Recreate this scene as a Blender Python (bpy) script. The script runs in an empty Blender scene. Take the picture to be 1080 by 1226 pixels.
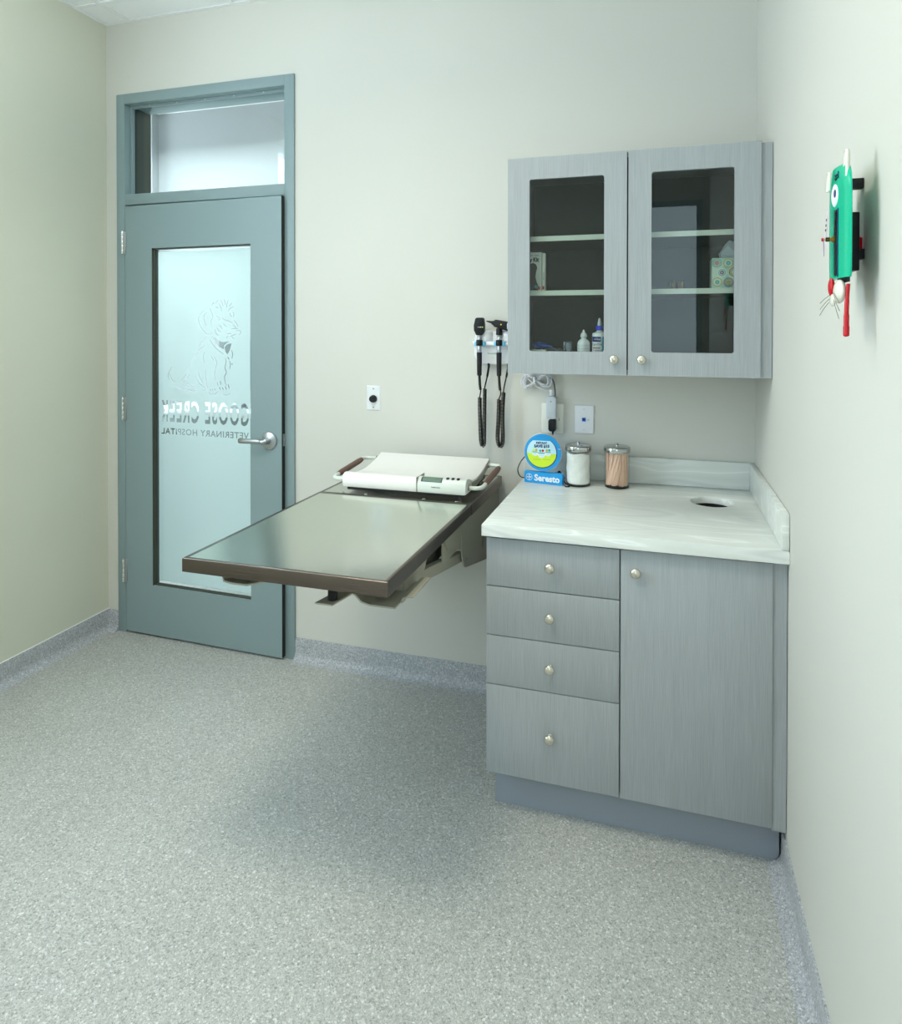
import bpy, bmesh, math, random
from mathutils import Vector, Matrix
from mathutils.geometry import delaunay_2d_cdt
random.seed(7)
sc = bpy.context.scene
COL = sc.collection
PI = math.pi

# ---------------------------------------------------------------- camera
cd_ = bpy.data.cameras.new('camera')
cam = bpy.data.objects.new('camera', cd_)
COL.objects.link(cam)
cd_.sensor_fit = 'HORIZONTAL'
cd_.sensor_width = 36.0
cd_.lens = 791.8 / 1080 * 36
cd_.shift_x = -(553.7 - 540) / 1080
cd_.shift_y = -(613 - 398.0) / 1080
cd_.clip_start = 0.05
yaw, pitch, roll = -0.29144, 0.0091, 0.0007
F = Vector((math.sin(yaw) * math.cos(pitch), math.cos(yaw) * math.cos(pitch), -math.sin(pitch)))
R0 = Vector((math.cos(yaw), -math.sin(yaw), 0))
U0 = R0.cross(F)
Rr = math.cos(roll) * R0 + math.sin(roll) * U0
Uu = -math.sin(roll) * R0 + math.cos(roll) * U0
M = Matrix((Rr, Uu, -F)).transposed().to_4x4()
M.translation = Vector((-0.344, -2.722, 1.5525))
cam.matrix_world = M
sc.camera = cam

# ---------------------------------------------------------------- light and exposure
wd = bpy.data.worlds.new('world')
sc.world = wd
wd.use_nodes = True
wd.node_tree.nodes['Background'].inputs[0].default_value = (0.75, 0.88, 1.0, 1)
wd.node_tree.nodes['Background'].inputs[1].default_value = 0.6
sc.view_settings.view_transform = 'Standard'
sc.view_settings.look = 'None'
sc.view_settings.gamma = 1
sc.view_settings.use_curve_mapping = False
sc.view_settings.exposure = 0.0
PANEL_POWER = 20.0
PANEL_LIGHT = 1.0        # warm ceiling panel
WINDOW_LIGHT = 7.2      # cool daylight window in the left wall, beside the camera
WINDOW3_LIGHT = 1.9      # paler window in the front wall, mirrored in the cabinet glass
BOUNCE_POWER = 18.0
HALL_LIGHT = 62.0


def area(name, loc, rot, sx, sy, power, col):
    l = bpy.data.lights.new(name, 'AREA')
    l.shape = 'RECTANGLE'
    l.size, l.size_y = sx, sy
    l.energy = power
    l.color = col
    o = bpy.data.objects.new(name, l)
    o.location = loc
    o.rotation_euler = rot
    COL.objects.link(o)
    return o


# photographer's flash above and left of the frame, bounced off the ceiling
area('bounce_flash', (-2.15, -1.75, 2.30), (math.radians(180), 0, 0), 0.5, 0.5, BOUNCE_POWER, (0.90, 0.98, 1.0))
area('hallway_lamp', (-3.55, 0.85, 3.10), (math.radians(-14), 0, 0), 1.4, 0.5, HALL_LIGHT, (0.86, 0.97, 1.0))

# ---------------------------------------------------------------- materials


def nt(m):
    return m.node_tree.nodes, m.node_tree.links


def mat(name, col, rough=0.5, metal=0.0, spec=0.5, coat=0.0, emit=None, es=1.0, trans=0.0, aniso=0.0):
    m = bpy.data.materials.new(name)
    m.use_nodes = True
    b = m.node_tree.nodes['Principled BSDF']
    b.inputs['Base Color'].default_value = (*col, 1)
    b.inputs['Roughness'].default_value = rough
    b.inputs['Metallic'].default_value = metal
    b.inputs['Specular IOR Level'].default_value = spec
    b.inputs['Coat Weight'].default_value = coat
    b.inputs['Transmission Weight'].default_value = trans
    b.inputs['Anisotropic'].default_value = aniso
    if emit:
        b.inputs['Emission Color'].default_value = (*emit, 1)
        b.inputs['Emission Strength'].default_value = es
    return m


def bsdf(m):
    return m.node_tree.nodes['Principled BSDF']


def coords(m, scale=(1, 1, 1), kind='Object', rot=(0, 0, 0)):
    n, l = nt(m)
    tc = n.new('ShaderNodeTexCoord')
    mp = n.new('ShaderNodeMapping')
    mp.inputs['Scale'].default_value = scale
    mp.inputs['Rotation'].default_value = rot
    l.new(tc.outputs[kind], mp.inputs['Vector'])
    return mp.outputs['Vector']


def noise(m, vec, scale, detail=3, rough=0.5, dist=0.0):
    n, l = nt(m)
    t = n.new('ShaderNodeTexNoise')
    t.inputs['Scale'].default_value = scale
    t.inputs['Detail'].default_value = detail
    t.inputs['Roughness'].default_value = rough
    t.inputs['Distortion'].default_value = dist
    l.new(vec, t.inputs['Vector'])
    return t.outputs['Fac']


def ramp(m, fac, stops, interp='LINEAR'):
    n, l = nt(m)
    r = n.new('ShaderNodeValToRGB')
    cr = r.color_ramp
    cr.interpolation = interp
    while len(cr.elements) < len(stops):
        cr.elements.new(0.5)
    for e, (p, c) in zip(cr.elements, stops):
        e.position = p
        e.color = (*c, 1)
    l.new(fac, r.inputs['Fac'])
    return r.outputs['Color']


def bump(m, height, strength=0.1, dist=0.001):
    n, l = nt(m)
    b = n.new('ShaderNodeBump')
    b.inputs['Strength'].default_value = strength
    b.inputs['Distance'].default_value = dist
    l.new(height, b.inputs['Height'])
    l.new(b.outputs['Normal'], bsdf(m).inputs['Normal'])


def setcol(m, out):
    m.node_tree.links.new(out, bsdf(m).inputs['Base Color'])


def paint(name, col):
    m = mat(name, col, 0.6, spec=0.25)
    v = coords(m)
    bump(m, noise(m, v, 350, 2), 0.12, 0.0006)
    c2 = tuple(x * 0.97 for x in col)
    setcol(m, ramp(m, noise(m, v, 1.3, 2), [(0.3, c2), (0.7, col)]))
    return m


M_wall = paint('wall_paint', (0.665, 0.66, 0.60))
M_wall_left = paint('wall_paint_warm_lit', (0.70, 0.70, 0.58))  # same paint as the other walls, tinted olive for the warmer light there
M_hall = paint('hallway_paint', (0.37, 0.385, 0.40))


def flake(name, cols, rough=0.45):
    m = mat(name, (0.4, 0.4, 0.4), rough, spec=0.4)
    n, l = nt(m)
    v = coords(m)
    vo = n.new('ShaderNodeTexVoronoi')
    vo.inputs['Scale'].default_value = 210
    l.new(v, vo.inputs['Vector'])
    sp = n.new('ShaderNodeSeparateColor')
    l.new(vo.outputs['Color'], sp.inputs['Color'])
    c1 = ramp(m, sp.outputs[0], cols, 'CONSTANT')
    vo2 = n.new('ShaderNodeTexVoronoi')
    vo2.inputs['Scale'].default_value = 480
    l.new(v, vo2.inputs['Vector'])
    sp2 = n.new('ShaderNodeSeparateColor')
    l.new(vo2.outputs['Color'], sp2.inputs['Color'])
    c2 = ramp(m, sp2.outputs[1], cols, 'CONSTANT')
    mx = n.new('ShaderNodeMix')
    mx.data_type = 'RGBA'
    mx.inputs['Factor'].default_value = 0.5
    l.new(c1, mx.inputs['A'])
    l.new(c2, mx.inputs['B'])
    big = ramp(m, noise(m, v, 2.2, 3), [(0.3, (0.93, 0.93, 0.93)), (0.7, (1, 1, 1))])
    ml = n.new('ShaderNodeMix')
    ml.data_type = 'RGBA'
    ml.blend_type = 'MULTIPLY'
    ml.inputs['Factor'].default_value = 1
    l.new(mx.outputs['Result'], ml.inputs['A'])
    l.new(big, ml.inputs['B'])
    setcol(m, ml.outputs['Result'])
    bump(m, sp.outputs[2], 0.1, 0.0006)
    return m


FL = [(0.0, (0.221, 0.226, 0.211)), (0.08, (0.362, 0.372, 0.347)), (0.32, (0.452, 0.462, 0.432)),
      (0.62, (0.523, 0.532, 0.498)), (0.86, (0.663, 0.673, 0.632)), (0.95, (0.856, 0.856, 0.844))]
M_floor = flake('speckled_floor', FL)
CV = [(0.0, (0.22, 0.23, 0.25)), (0.10, (0.34, 0.355, 0.375)), (0.35, (0.43, 0.45, 0.475)),
      (0.65, (0.51, 0.53, 0.555)), (0.88, (0.64, 0.66, 0.68)), (0.96, (0.82, 0.84, 0.84))]
M_cove = flake('speckled_cove', CV)


def laminate(name, a, b):
    m = mat(name, a, 0.42, spec=0.4)
    v = coords(m, (420, 420, 9))
    f = noise(m, v, 1.0, 3, 0.6)
    v2 = coords(m, (60, 60, 2.5))
    n, l = nt(m)
    ad = n.new('ShaderNodeMath')
    ad.operation = 'MULTIPLY_ADD'
    l.new(noise(m, v2, 1.0, 3), ad.inputs[0])
    ad.inputs[1].default_value = 0.35
    l.new(f, ad.inputs[2])
    setcol(m, ramp(m, ad.outputs[0], [(0.5, a), (0.86, b)]))
    bump(m, f, 0.08, 0.0004)
    return m


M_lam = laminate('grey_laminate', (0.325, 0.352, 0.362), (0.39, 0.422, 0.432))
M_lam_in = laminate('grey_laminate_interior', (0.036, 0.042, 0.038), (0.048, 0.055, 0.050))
M_edge = mat('shelf_edge', (0.60, 0.63, 0.57), 0.45)
M_kick = mat('toe_kick', (0.30, 0.34, 0.39), 0.5)
M_dark = mat('shadow_gap', (0.01, 0.011, 0.012), 0.8)
M_paint = mat('door_paint', (0.25, 0.335, 0.345), 0.42, spec=0.4)
bump(M_paint, noise(M_paint, coords(M_paint), 500, 2), 0.06, 0.0004)
M_bead_shade = mat('dark_channel_and_shade', (0.06, 0.065, 0.05), 0.4)  # glazing channel, and the dark pieces that stand in for shade
M_gasket_shade = mat('gasket', (0.015, 0.018, 0.016), 0.6)  # real gaskets, and the black strips painting shade around the door

# solid-surface worktop with swirled veins
M_top = mat('swirled_worktop', (0.7, 0.72, 0.7), 0.28, spec=0.5)
_v = coords(M_top, (1.0, 5.0, 4.0), rot=(0, 0, 0.15))
_n1 = noise(M_top, _v, 1.0, 1.5, 0.4, 1.3)
_n, _l = nt(M_top)
_s = _n.new('ShaderNodeMath')
_s.operation = 'MULTIPLY'
_l.new(_n1, _s.inputs[0])
_s.inputs[1].default_value = 7.0
_f = _n.new('ShaderNodeMath')
_f.operation = 'PINGPONG'
_l.new(_s.outputs[0], _f.inputs[0])
_f.inputs[1].default_value = 1.0
setcol(M_top, ramp(M_top, _f.outputs[0], [(0.0, (0.874, 0.908, 0.874)), (0.07, (0.753, 0.782, 0.742)),
                                           (0.45, (0.690, 0.724, 0.678)), (0.75, (0.753, 0.782, 0.747)), (1.0, (0.644, 0.678, 0.650))]))


def steel(name, col, rough, sc_=(8, 900, 900), st=0.05, aniso=0.0):
    m = mat(name, col, rough, 1.0, aniso=aniso)
    f = noise(m, coords(m, sc_), 1.0, 3)
    bump(m, f, st, 0.0003)
    n, l = nt(m)
    mr = n.new('ShaderNodeMapRange')
    mr.inputs['To Min'].default_value = rough * 0.8
    mr.inputs['To Max'].default_value = rough * 1.25
    l.new(f, mr.inputs['Value'])
    l.new(mr.outputs[0], bsdf(m).inputs['Roughness'])
    return m


M_table = steel('brushed_steel_top', (0.64, 0.675, 0.60), 0.19, (900, 6, 900), 0.25)
M_rim = steel('steel_rim', (0.17, 0.14, 0.12), 0.25, (6, 900, 900), 0.05)
M_nickel = mat('satin_nickel', (0.68, 0.64, 0.55), 0.27, 1.0)
M_chrome = mat('chrome', (0.80, 0.81, 0.80), 0.09, 1.0)
M_alu = mat('satin_aluminium', (0.50, 0.52, 0.54), 0.30, 1.0)
M_beige = mat('beige_powder_coat', (0.36, 0.345, 0.27), 0.4)
M_beige2 = mat('dark_beige_powder_coat', (0.25, 0.24, 0.19), 0.4)
M_black = mat('black_plastic', (0.008, 0.009, 0.011), 0.38, spec=0.3)
M_black2 = mat('black_rubber', (0.014, 0.014, 0.015), 0.55, spec=0.3)
M_white = mat('white_plastic', (0.80, 0.81, 0.83), 0.35)
M_ivory = mat('ivory_plastic', (0.80, 0.80, 0.72), 0.4)
M_scale = mat('scale_cream', (0.80, 0.785, 0.745), 0.42)
M_grip = mat('brown_grip', (0.13, 0.065, 0.045), 0.55)
M_tube = mat('pale_green_tube', (0.66, 0.70, 0.64), 0.35)
M_lcd = mat('lcd', (0.13, 0.20, 0.14), 0.2)
M_pale = mat('pale_grey_plastic', (0.60, 0.64, 0.68), 0.4)
M_cord = mat('grey_cord', (0.72, 0.74, 0.78), 0.45)
M_blue = mat('bright_blue', (0.01, 0.33, 0.76), 0.4)
M_blue2 = mat('sky_blue_cuff', (0.16, 0.60, 0.85), 0.4)
M_sky = mat('pale_sky_print', (0.55, 0.82, 0.92), 0.45)
M_lime = mat('lime_print', (0.62, 0.84, 0.03), 0.45)
M_yellow = mat('yellow_print', (0.9, 0.85, 0.02), 0.45)
M_card = mat('card_edge', (0.85, 0.72, 0.58), 0.6)
M_ink = mat('navy_ink', (0.02, 0.03, 0.14), 0.5)
M_wprint = mat('white_print', (0.85, 0.87, 0.9), 0.5)
M_cotton = mat('cotton', (0.82, 0.83, 0.79), 0.9)
bump(M_cotton, noise(M_cotton, coords(M_cotton), 120, 4), 0.6, 0.003)
M_red = mat('glossy_red', (0.52, 0.008, 0.015), 0.22, spec=0.3, coat=0.1)
M_green = mat('glossy_emerald', (0.0, 0.47, 0.27), 0.22, spec=0.3, coat=0.12)
M_green2 = mat('teal_enamel', (0.03, 0.42, 0.33), 0.25, coat=0.4)
M_cream = mat('glossy_cream', (0.78, 0.77, 0.66), 0.2, coat=0.4)
M_brass = mat('brass', (0.70, 0.42, 0.06), 0.35, 0.7)
M_navy = mat('navy_label', (0.01, 0.012, 0.20), 0.4)
M_cap = mat('royal_blue_cap', (0.01, 0.04, 0.62), 0.35)
M_tile = mat('ceiling_tile', (0.90, 0.92, 0.92), 0.9, spec=0.1)
bump(M_tile, noise(M_tile, coords(M_tile), 160, 5), 0.5, 0.003)
M_grid = mat('ceiling_grid', (0.86, 0.88, 0.88), 0.45)
M_diff = mat('lamp_diffuser', (0.9, 0.9, 0.86), 0.5, emit=(1.0, 0.955, 0.80), es=PANEL_LIGHT)
M_day2 = mat('daylight_pane_small', (0.8, 0.9, 1.0), 0.3, emit=(0.72, 0.90, 1.0), es=WINDOW3_LIGHT)
M_day = mat('daylight_pane', (0.8, 0.9, 1.0), 0.3, emit=(0.70, 0.86, 1.0), es=WINDOW_LIGHT)

# tongue depressor wood
M_wood = mat('birch', (0.72, 0.50, 0.36), 0.6)
setcol(M_wood, ramp(M_wood, noise(M_wood, coords(M_wood, (300, 300, 12)), 1.0, 3),
                    [(0.35, (0.60, 0.35, 0.24)), (0.65, (0.82, 0.56, 0.42))]))


def thin_glass(name, tint, refl=1.0, rough=0.0):
    m = bpy.data.materials.new(name)
    m.use_nodes = True
    n, l = nt(m)
    n.clear()
    out = n.new('ShaderNodeOutputMaterial')
    mx = n.new('ShaderNodeMixShader')
    tr = n.new('ShaderNodeBsdfTransparent')
    tr.inputs[0].default_value = (*tint, 1)
    gl = n.new('ShaderNodeBsdfGlossy')
    gl.inputs['Roughness'].default_value = rough
    fr = n.new('ShaderNodeFresnel')
    ge = n.new('ShaderNodeNewGeometry')      # Fresnel inverts the IOR on back faces; undo that so a thin pane never mirrors totally
    io = n.new('ShaderNodeMapRange')
    io.inputs['To Min'].default_value = 1.5
    io.inputs['To Max'].default_value = 1 / 1.5
    l.new(ge.outputs['Backfacing'], io.inputs['Value'])
    l.new(io.outputs[0], fr.inputs['IOR'])
    mu = n.new('ShaderNodeMath')
    mu.operation = 'MULTIPLY'
    mu.inputs[1].default_value = refl
    mu.use_clamp = True
    l.new(fr.outputs[0], mu.inputs[0])
    l.new(mu.outputs[0], mx.inputs[0])
    l.new(tr.outputs[0], mx.inputs[1])
    l.new(gl.outputs[0], mx.inputs[2])
    l.new(mx.outputs[0], out.inputs[0])
    return m


M_glass = thin_glass('clear_glass', (0.93, 0.97, 0.96), 1.0)
M_cabglass = thin_glass('cabinet_glass', (0.86, 0.90, 0.88), 0.85)
M_jar = thin_glass('jar_glass', (0.97, 0.985, 0.98), 0.9)

# frosted film: light from the hallway comes through it
M_film = bpy.data.materials.new('frosted_film')
M_film.use_nodes = True
_n, _l = nt(M_film)
_n.clear()
_o = _n.new('ShaderNodeOutputMaterial')
_a = _n.new('ShaderNodeBsdfTranslucent')
_a.inputs[0].default_value = (0.90, 1.0, 0.99, 1)
_b = _n.new('ShaderNodeBsdfDiffuse')
_b.inputs[0].default_value = (0.62, 0.76, 0.76, 1)
_m = _n.new('ShaderNodeMixShader')
_m.inputs[0].default_value = 0.18
_l.new(_a.outputs[0], _m.inputs[1])
_l.new(_b.outputs[0], _m.inputs[2])
_l.new(_m.outputs[0], _o.inputs[0])

# ---------------------------------------------------------------- mesh helpers
ORG = {}


def finish(name, bm, m, parent=None, smooth=False, kind=None, label=None):
    if parent is not None:
        p = parent
        while p.parent:
            p = p.parent
        off = ORG.get(p.name, Vector((0, 0, 0)))
    else:
        off = Vector((0, 0, 0))
    bmesh.ops.translate(bm, verts=bm.verts, vec=-off)
    bmesh.ops.recalc_face_normals(bm, faces=bm.faces)
    me = bpy.data.meshes.new(name)
    bm.to_mesh(me)
    bm.free()
    for mm in (m if isinstance(m, (list, tuple)) else [m]):
        me.materials.append(mm)
    if smooth:
        me.polygons.foreach_set('use_smooth', [True] * len(me.polygons))
        me.set_sharp_from_angle(angle=math.radians(38))
    o = bpy.data.objects.new(name, me)
    COL.objects.link(o)
    if parent is not None:
        o.parent = parent
    if kind:
        o['kind'] = kind
    if label:
        o['label'] = label
    return o


def thing(name, label, cat, loc=(0, 0, 0), group=None):
    o = bpy.data.objects.new(name, None)
    o.empty_display_size = 0.05
    o.location = loc
    COL.objects.link(o)
    ORG[o.name] = Vector(loc)
    o['label'] = label
    o['category'] = cat
    if group:
        o['group'] = group
    return o


def sroot(name, loc=(0, 0, 0)):
    o = bpy.data.objects.new(name, None)
    o.location = loc
    COL.objects.link(o)
    ORG[o.name] = Vector(loc)
    o['kind'] = 'structure'
    return o


def tag(o, label, cat, group=None):
    o['label'] = label
    o['category'] = cat
    if group:
        o['group'] = group
    return o


def abox(bm, x0, x1, y0, y1, z0, z1, mi=0):
    vs = [bm.verts.new((x, y, z)) for x in (x0, x1) for y in (y0, y1) for z in (z0, z1)]
    fs = []
    for q in ((0, 1, 3, 2), (4, 6, 7, 5), (0, 4, 5, 1), (2, 3, 7, 6), (0, 2, 6, 4), (1, 5, 7, 3)):
        f = bm.faces.new([vs[i] for i in q])
        f.material_index = mi
        fs.append(f)
    return vs


def bevel(bm, w, seg=2, ang=30):
    bmesh.ops.recalc_face_normals(bm, faces=bm.faces)
    es = [e for e in bm.edges if len(e.link_faces) == 2 and e.calc_face_angle(0) > math.radians(ang)]
    bmesh.ops.bevel(bm, geom=es, offset=w, segments=seg, affect='EDGES', profile=0.5, clamp_overlap=True)


def box(name, x0, x1, y0, y1, z0, z1, m, parent=None, bev=0.0015, seg=2, **k):
    bm = bmesh.new()
    abox(bm, x0, x1, y0, y1, z0, z1)
    if bev:
        bevel(bm, bev, seg)
    return finish(name, bm, m, parent, smooth=bool(bev), **k)


def prism(bm, pts, axis, a, b):
    """closed polygon pts (2D) extruded along axis from a to b"""
    def P(p, t):
        if axis == 'x':
            return (t, p[0], p[1])
        if axis == 'y':
            return (p[0], t, p[1])
        return (p[0], p[1], t)
    A = [bm.verts.new(P(p, a)) for p in pts]
    B = [bm.verts.new(P(p, b)) for p in pts]
    n = len(pts)
    bm.faces.new(A)
    bm.faces.new(B)
    for i in range(n):
        bm.faces.new((A[i], A[(i + 1) % n], B[(i + 1) % n], B[i]))


def lathe(bm, prof, c=(0, 0, 0), axis='z', seg=24, mi=0):
    """prof: (radius, height) list; the ends are closed"""
    c = Vector(c)
    rings = []
    for r, h in prof:
        ring = []
        for i in range(seg):
            a = 2 * PI * i / seg
            x, y = r * math.cos(a), r * math.sin(a)
            if axis == 'z':
                p = Vector((x, y, h))
            elif axis == 'y':
                p = Vector((x, h, y))
            else:
                p = Vector((h, x, y))
            ring.append(bm.verts.new(c + p))
        rings.append(ring)
    for a, b in zip(rings, rings[1:]):
        for i in range(seg):
            f = bm.faces.new((a[i], a[(i + 1) % seg], b[(i + 1) % seg], b[i]))
            f.material_index = mi
    for ring in (rings[0], rings[-1]):
        f = bm.faces.new(ring)
        f.material_index = mi


def crom(pts, n=8):
    pts = [Vector(p) for p in pts]
    out = []
    for i in range(len(pts) - 1):
        p0 = pts[max(i - 1, 0)]
        p1, p2 = pts[i], pts[i + 1]
        p3 = pts[min(i + 2, len(pts) - 1)]
        for k in range(n):
            t = k / n
            out.append(0.5 * ((2 * p1) + (-p0 + p2) * t + (2 * p0 - 5 * p1 + 4 * p2 - p3) * t * t
                              + (-p0 + 3 * p1 - 3 * p2 + p3) * t ** 3))
    out.append(pts[-1])
    return out


def tube(bm, path, r, seg=8, caps=True):
    path = [Vector(p) for p in path]
    rr = r if isinstance(r, (list, tuple)) else [r] * len(path)
    t0 = (path[1] - path[0]).normalized()
    up = Vector((0, 0, 1)) if abs(t0.z) < 0.9 else Vector((0, 1, 0))
    nrm = (up - t0 * up.dot(t0)).normalized()
    rings = []
    for i, p in enumerate(path):
        if i == 0:
            t = t0
        elif i == len(path) - 1:
            t = (path[i] - path[i - 1]).normalized()
        else:
            t = (path[i + 1] - path[i - 1]).normalized()
        nrm = (nrm - t * nrm.dot(t))
        if nrm.length < 1e-6:
            nrm = t.orthogonal()
        nrm.normalize()
        bn = t.cross(nrm)
        rings.append([bm.verts.new(p + (nrm * math.cos(2 * PI * k / seg) + bn * math.sin(2 * PI * k / seg)) * rr[i])
                      for k in range(seg)])
    for a, b in zip(rings, rings[1:]):
        for k in range(seg):
            bm.faces.new((a[k], a[(k + 1) % seg], b[(k + 1) % seg], b[k]))
    if caps:
        bm.faces.new(rings[0])
        bm.faces.new(rings[-1])


def tubeobj(name, path, r, m, parent=None, seg=8, **k):
    bm = bmesh.new()
    tube(bm, path, r, seg)
    return finish(name, bm, m, parent, smooth=True, **k)


def latheobj(name, prof, c, m, parent=None, axis='z', seg=24, **k):
    bm = bmesh.new()
    lathe(bm, prof, c, axis, seg)
    return finish(name, bm, m, parent, smooth=True, **k)


def font_mesh(body, size=1.0, off=0.0, xs=1.0, space=1.0, align='CENTER', depth=0.0):
    cu = bpy.data.curves.new('t', 'FONT')
    cu.body = body
    cu.size = size
    cu.offset = off
    cu.space_character = space
    cu.align_x = align
    cu.extrude = depth
    cu.resolution_u = 3
    o = bpy.data.objects.new('t', cu)
    COL.objects.link(o)
    dg = bpy.context.evaluated_depsgraph_get()
    me = bpy.data.meshes.new_from_object(o.evaluated_get(dg))
    bpy.data.objects.remove(o)
    bpy.data.curves.remove(cu)
    for v in me.vertices:
        v.co.x *= xs
    return me


def text(name, body, size, at, m, parent, xs=1.0, off=0.0, face='-y', depth=0.0004, rot=0.0, space=1.0, align='CENTER'):
    """lettering as thin raised geometry; face: the side it looks to"""
    me = font_mesh(body, size, off, xs, space, align, depth)
    bm = bmesh.new()
    bm.from_mesh(me)
    bpy.data.meshes.remove(me)
    c, s = math.cos(rot), math.sin(rot)
    for v in bm.verts:
        x, y, z = v.co
        x, y = x * c - y * s, x * s + y * c
        if face == '-y':
            v.co = Vector(at) + Vector((x, -z, y))
        elif face == '-x':
            v.co = Vector(at) + Vector((-z, -x, y))
        else:
            v.co = Vector(at) + Vector((x, y, z))
    return finish(name, bm, m, parent)


def knob(parent, x, y, z, name='knob'):
    """mushroom cabinet knob looking towards -y, base on plane y"""
    prof = [(0.0085, 0.0), (0.0085, -0.0015), (0.0058, -0.003), (0.0055, -0.010), (0.0075, -0.0125), (0.0115, -0.0145), (0.0145, -0.0170)]
    prof += [(0.0155 * math.cos(t * PI / 18), -0.0185 - 0.0095 * math.sin(t * PI / 18)) for t in range(9)] + [(0.0004, -0.0280)]
    return latheobj(name, prof, (x, y, z), M_nickel, parent, 'y', 28)


# ---------------------------------------------------------------- room shell
XL, XR, YB, YF, H = -3.06, 0.0, 0.0, -3.35, 3.085
DX0, DX1, DZ = -2.988, -1.972, 2.722        # door frame outside
IX0, IX1 = -2.938, -2.023                   # clear opening
WT = 0.16                                   # wall thickness

box('floor', XL - 0.2, XR + 0.2, YF - 0.2, 0.0, -0.05, 0.0, M_floor, bev=0, kind='structure')
box('floor', -5.2, -0.8, 0.0, 1.75, -0.05, -0.0005, M_floor, bev=0, kind='structure')
bm = bmesh.new()
abox(bm, XL - 0.15, DX0 + 0.02, 0, WT, 0, H + 0.1)
abox(bm, DX0 + 0.02, DX1 - 0.02, 0, WT, DZ - 0.02, H + 0.1)
abox(bm, DX1 - 0.02, XR + 0.15, 0, WT, 0, H + 0.1)
finish('wall_back', bm, M_wall, kind='structure')
# left wall with the window opening beside the camera
WY0, WY1, WZ0, WZ1 = -2.75, -1.45, 1.15, 2.90
bm = bmesh.new()
abox(bm, XL - 0.15, XL, WY1, 0, 0, H + 0.1)
abox(bm, XL - 0.15, XL, YF - 0.15, WY0, 0, H + 0.1)
abox(bm, XL - 0.15, XL, WY0, WY1, 0, WZ0)
abox(bm, XL - 0.15, XL, WY0, WY1, WZ1, H + 0.1)
finish('wall_left', bm, M_wall_left, kind='structure')
box('wall_right', XR, XR + 0.15, YF - 0.15, 0.0, 0, H + 0.1, M_wall, bev=0, kind='structure')
box('wall_front', XL, XR, YF - 0.15, YF, 0, H + 0.1, M_wall, bev=0, kind='structure')
w2 = sroot('window_2', (XL, -2.1, WZ0))
bm = bmesh.new()
for y0, y1, z0, z1 in ((WY0, WY0 + 0.05, WZ0, WZ1), (WY1 - 0.05, WY1, WZ0, WZ1), (WY0 + 0.05, WY1 - 0.05, WZ0, WZ0 + 0.05),
                       (WY0 + 0.05, WY1 - 0.05, WZ1 - 0.05, WZ1)):
    abox(bm, XL - 0.12, XL - 0.02, y0, y1, z0, z1)
finish('window_frame', bm, M_white, w2)
box('pane', XL - 0.09, XL - 0.08, WY0 + 0.05, WY1 - 0.05, WZ0 + 0.05, WZ1 - 0.05, M_day, w2, bev=0)

w3 = sroot('window_3', (-0.40, YF, 0.95))
bm = bmesh.new()
for x0, x1, z0, z1 in ((-0.74, -0.70, 0.95, 2.50), (-0.09, -0.05, 0.95, 2.50), (-0.70, -0.09, 0.95, 0.99), (-0.70, -0.09, 2.46, 2.50)):
    abox(bm, x0, x1, YF + 0.0005, YF + 0.03, z0, z1)
finish('window_frame', bm, M_paint, w3)
box('pane', -0.70, -0.09, YF + 0.0006, YF + 0.008, 0.99, 2.46, M_day2, w3, bev=0)

# lay-in ceiling: slab above, T-bar grid, one tile per cell
ceil = box('ceiling', XL - 0.15, XR + 0.15, YF - 0.15, WT, H + 0.1, H + 0.15, M_tile, bev=0, kind='structure')
GX = [XL] + [-2.907 + 0.6096 * i for i in range(5)] + [XR]
GY = [YF] + [-0.19 - 0.6096 * i for i in range(5, -1, -1)] + [YB]
GY = [y for i, y in enumerate(GY) if i == 0 or y > YF + 0.05 or y == YF]
bm = bmesh.new()
for x in GX[1:-1]:
    abox(bm, x - 0.012, x + 0.012, YF, YB, H - 0.001, H + 0.004)
for y in GY[1:-1]:
    abox(bm, XL, XR, y - 0.012, y + 0.012, H - 0.0015, H + 0.0035)
abox(bm, XL, XL + 0.02, YF, YB, H - 0.002, H + 0.003)
abox(bm, XR - 0.02, XR, YF, YB, H - 0.002, H + 0.003)
abox(bm, XL + 0.02, XR - 0.02, YB - 0.02, YB, H - 0.002, H + 0.003)
abox(bm, XL + 0.02, XR - 0.02, YF, YF + 0.02, H - 0.002, H + 0.003)
finish('ceiling_grid', bm, M_grid, ceil)
LIGHT = (GX[3], GX[4], GY[-5], GY[-4])
tile_mesh = {}
for i in range(len(GX) - 1):
    for j in range(len(GY) - 1):
        x0, x1, y0, y1 = GX[i], GX[i + 1], GY[j], GY[j + 1]
        cx, cy = (x0 + x1) / 2, (y0 + y1) / 2
        if LIGHT[0] < cx < LIGHT[1] and LIGHT[2] < cy < LIGHT[3]:
            continue
        key = (round(x1 - x0, 3), round(y1 - y0, 3))
        if key not in tile_mesh:
            bm = bmesh.new()
            hx, hy = (x1 - x0) / 2 - 0.003, (y1 - y0) / 2 - 0.003
            abox(bm, -hx, hx, -hy, hy, H + 0.004, H + 0.02)
            vs = [bm.verts.new(p) for p in ((-hx + 0.013, -hy + 0.013, H + 0.004), (hx - 0.013, -hy + 0.013, H + 0.004),
                                            (hx - 0.013, hy - 0.013, H + 0.004), (-hx + 0.013, hy - 0.013, H + 0.004))]
            o = finish('ceiling_tile', bm, M_tile, ceil)
            tile_mesh[key] = o.data
        else:
            o = bpy.data.objects.new('ceiling_tile', tile_mesh[key])
            COL.objects.link(o)
            o.parent = ceil
        o.location = (cx, cy, 0)

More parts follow.
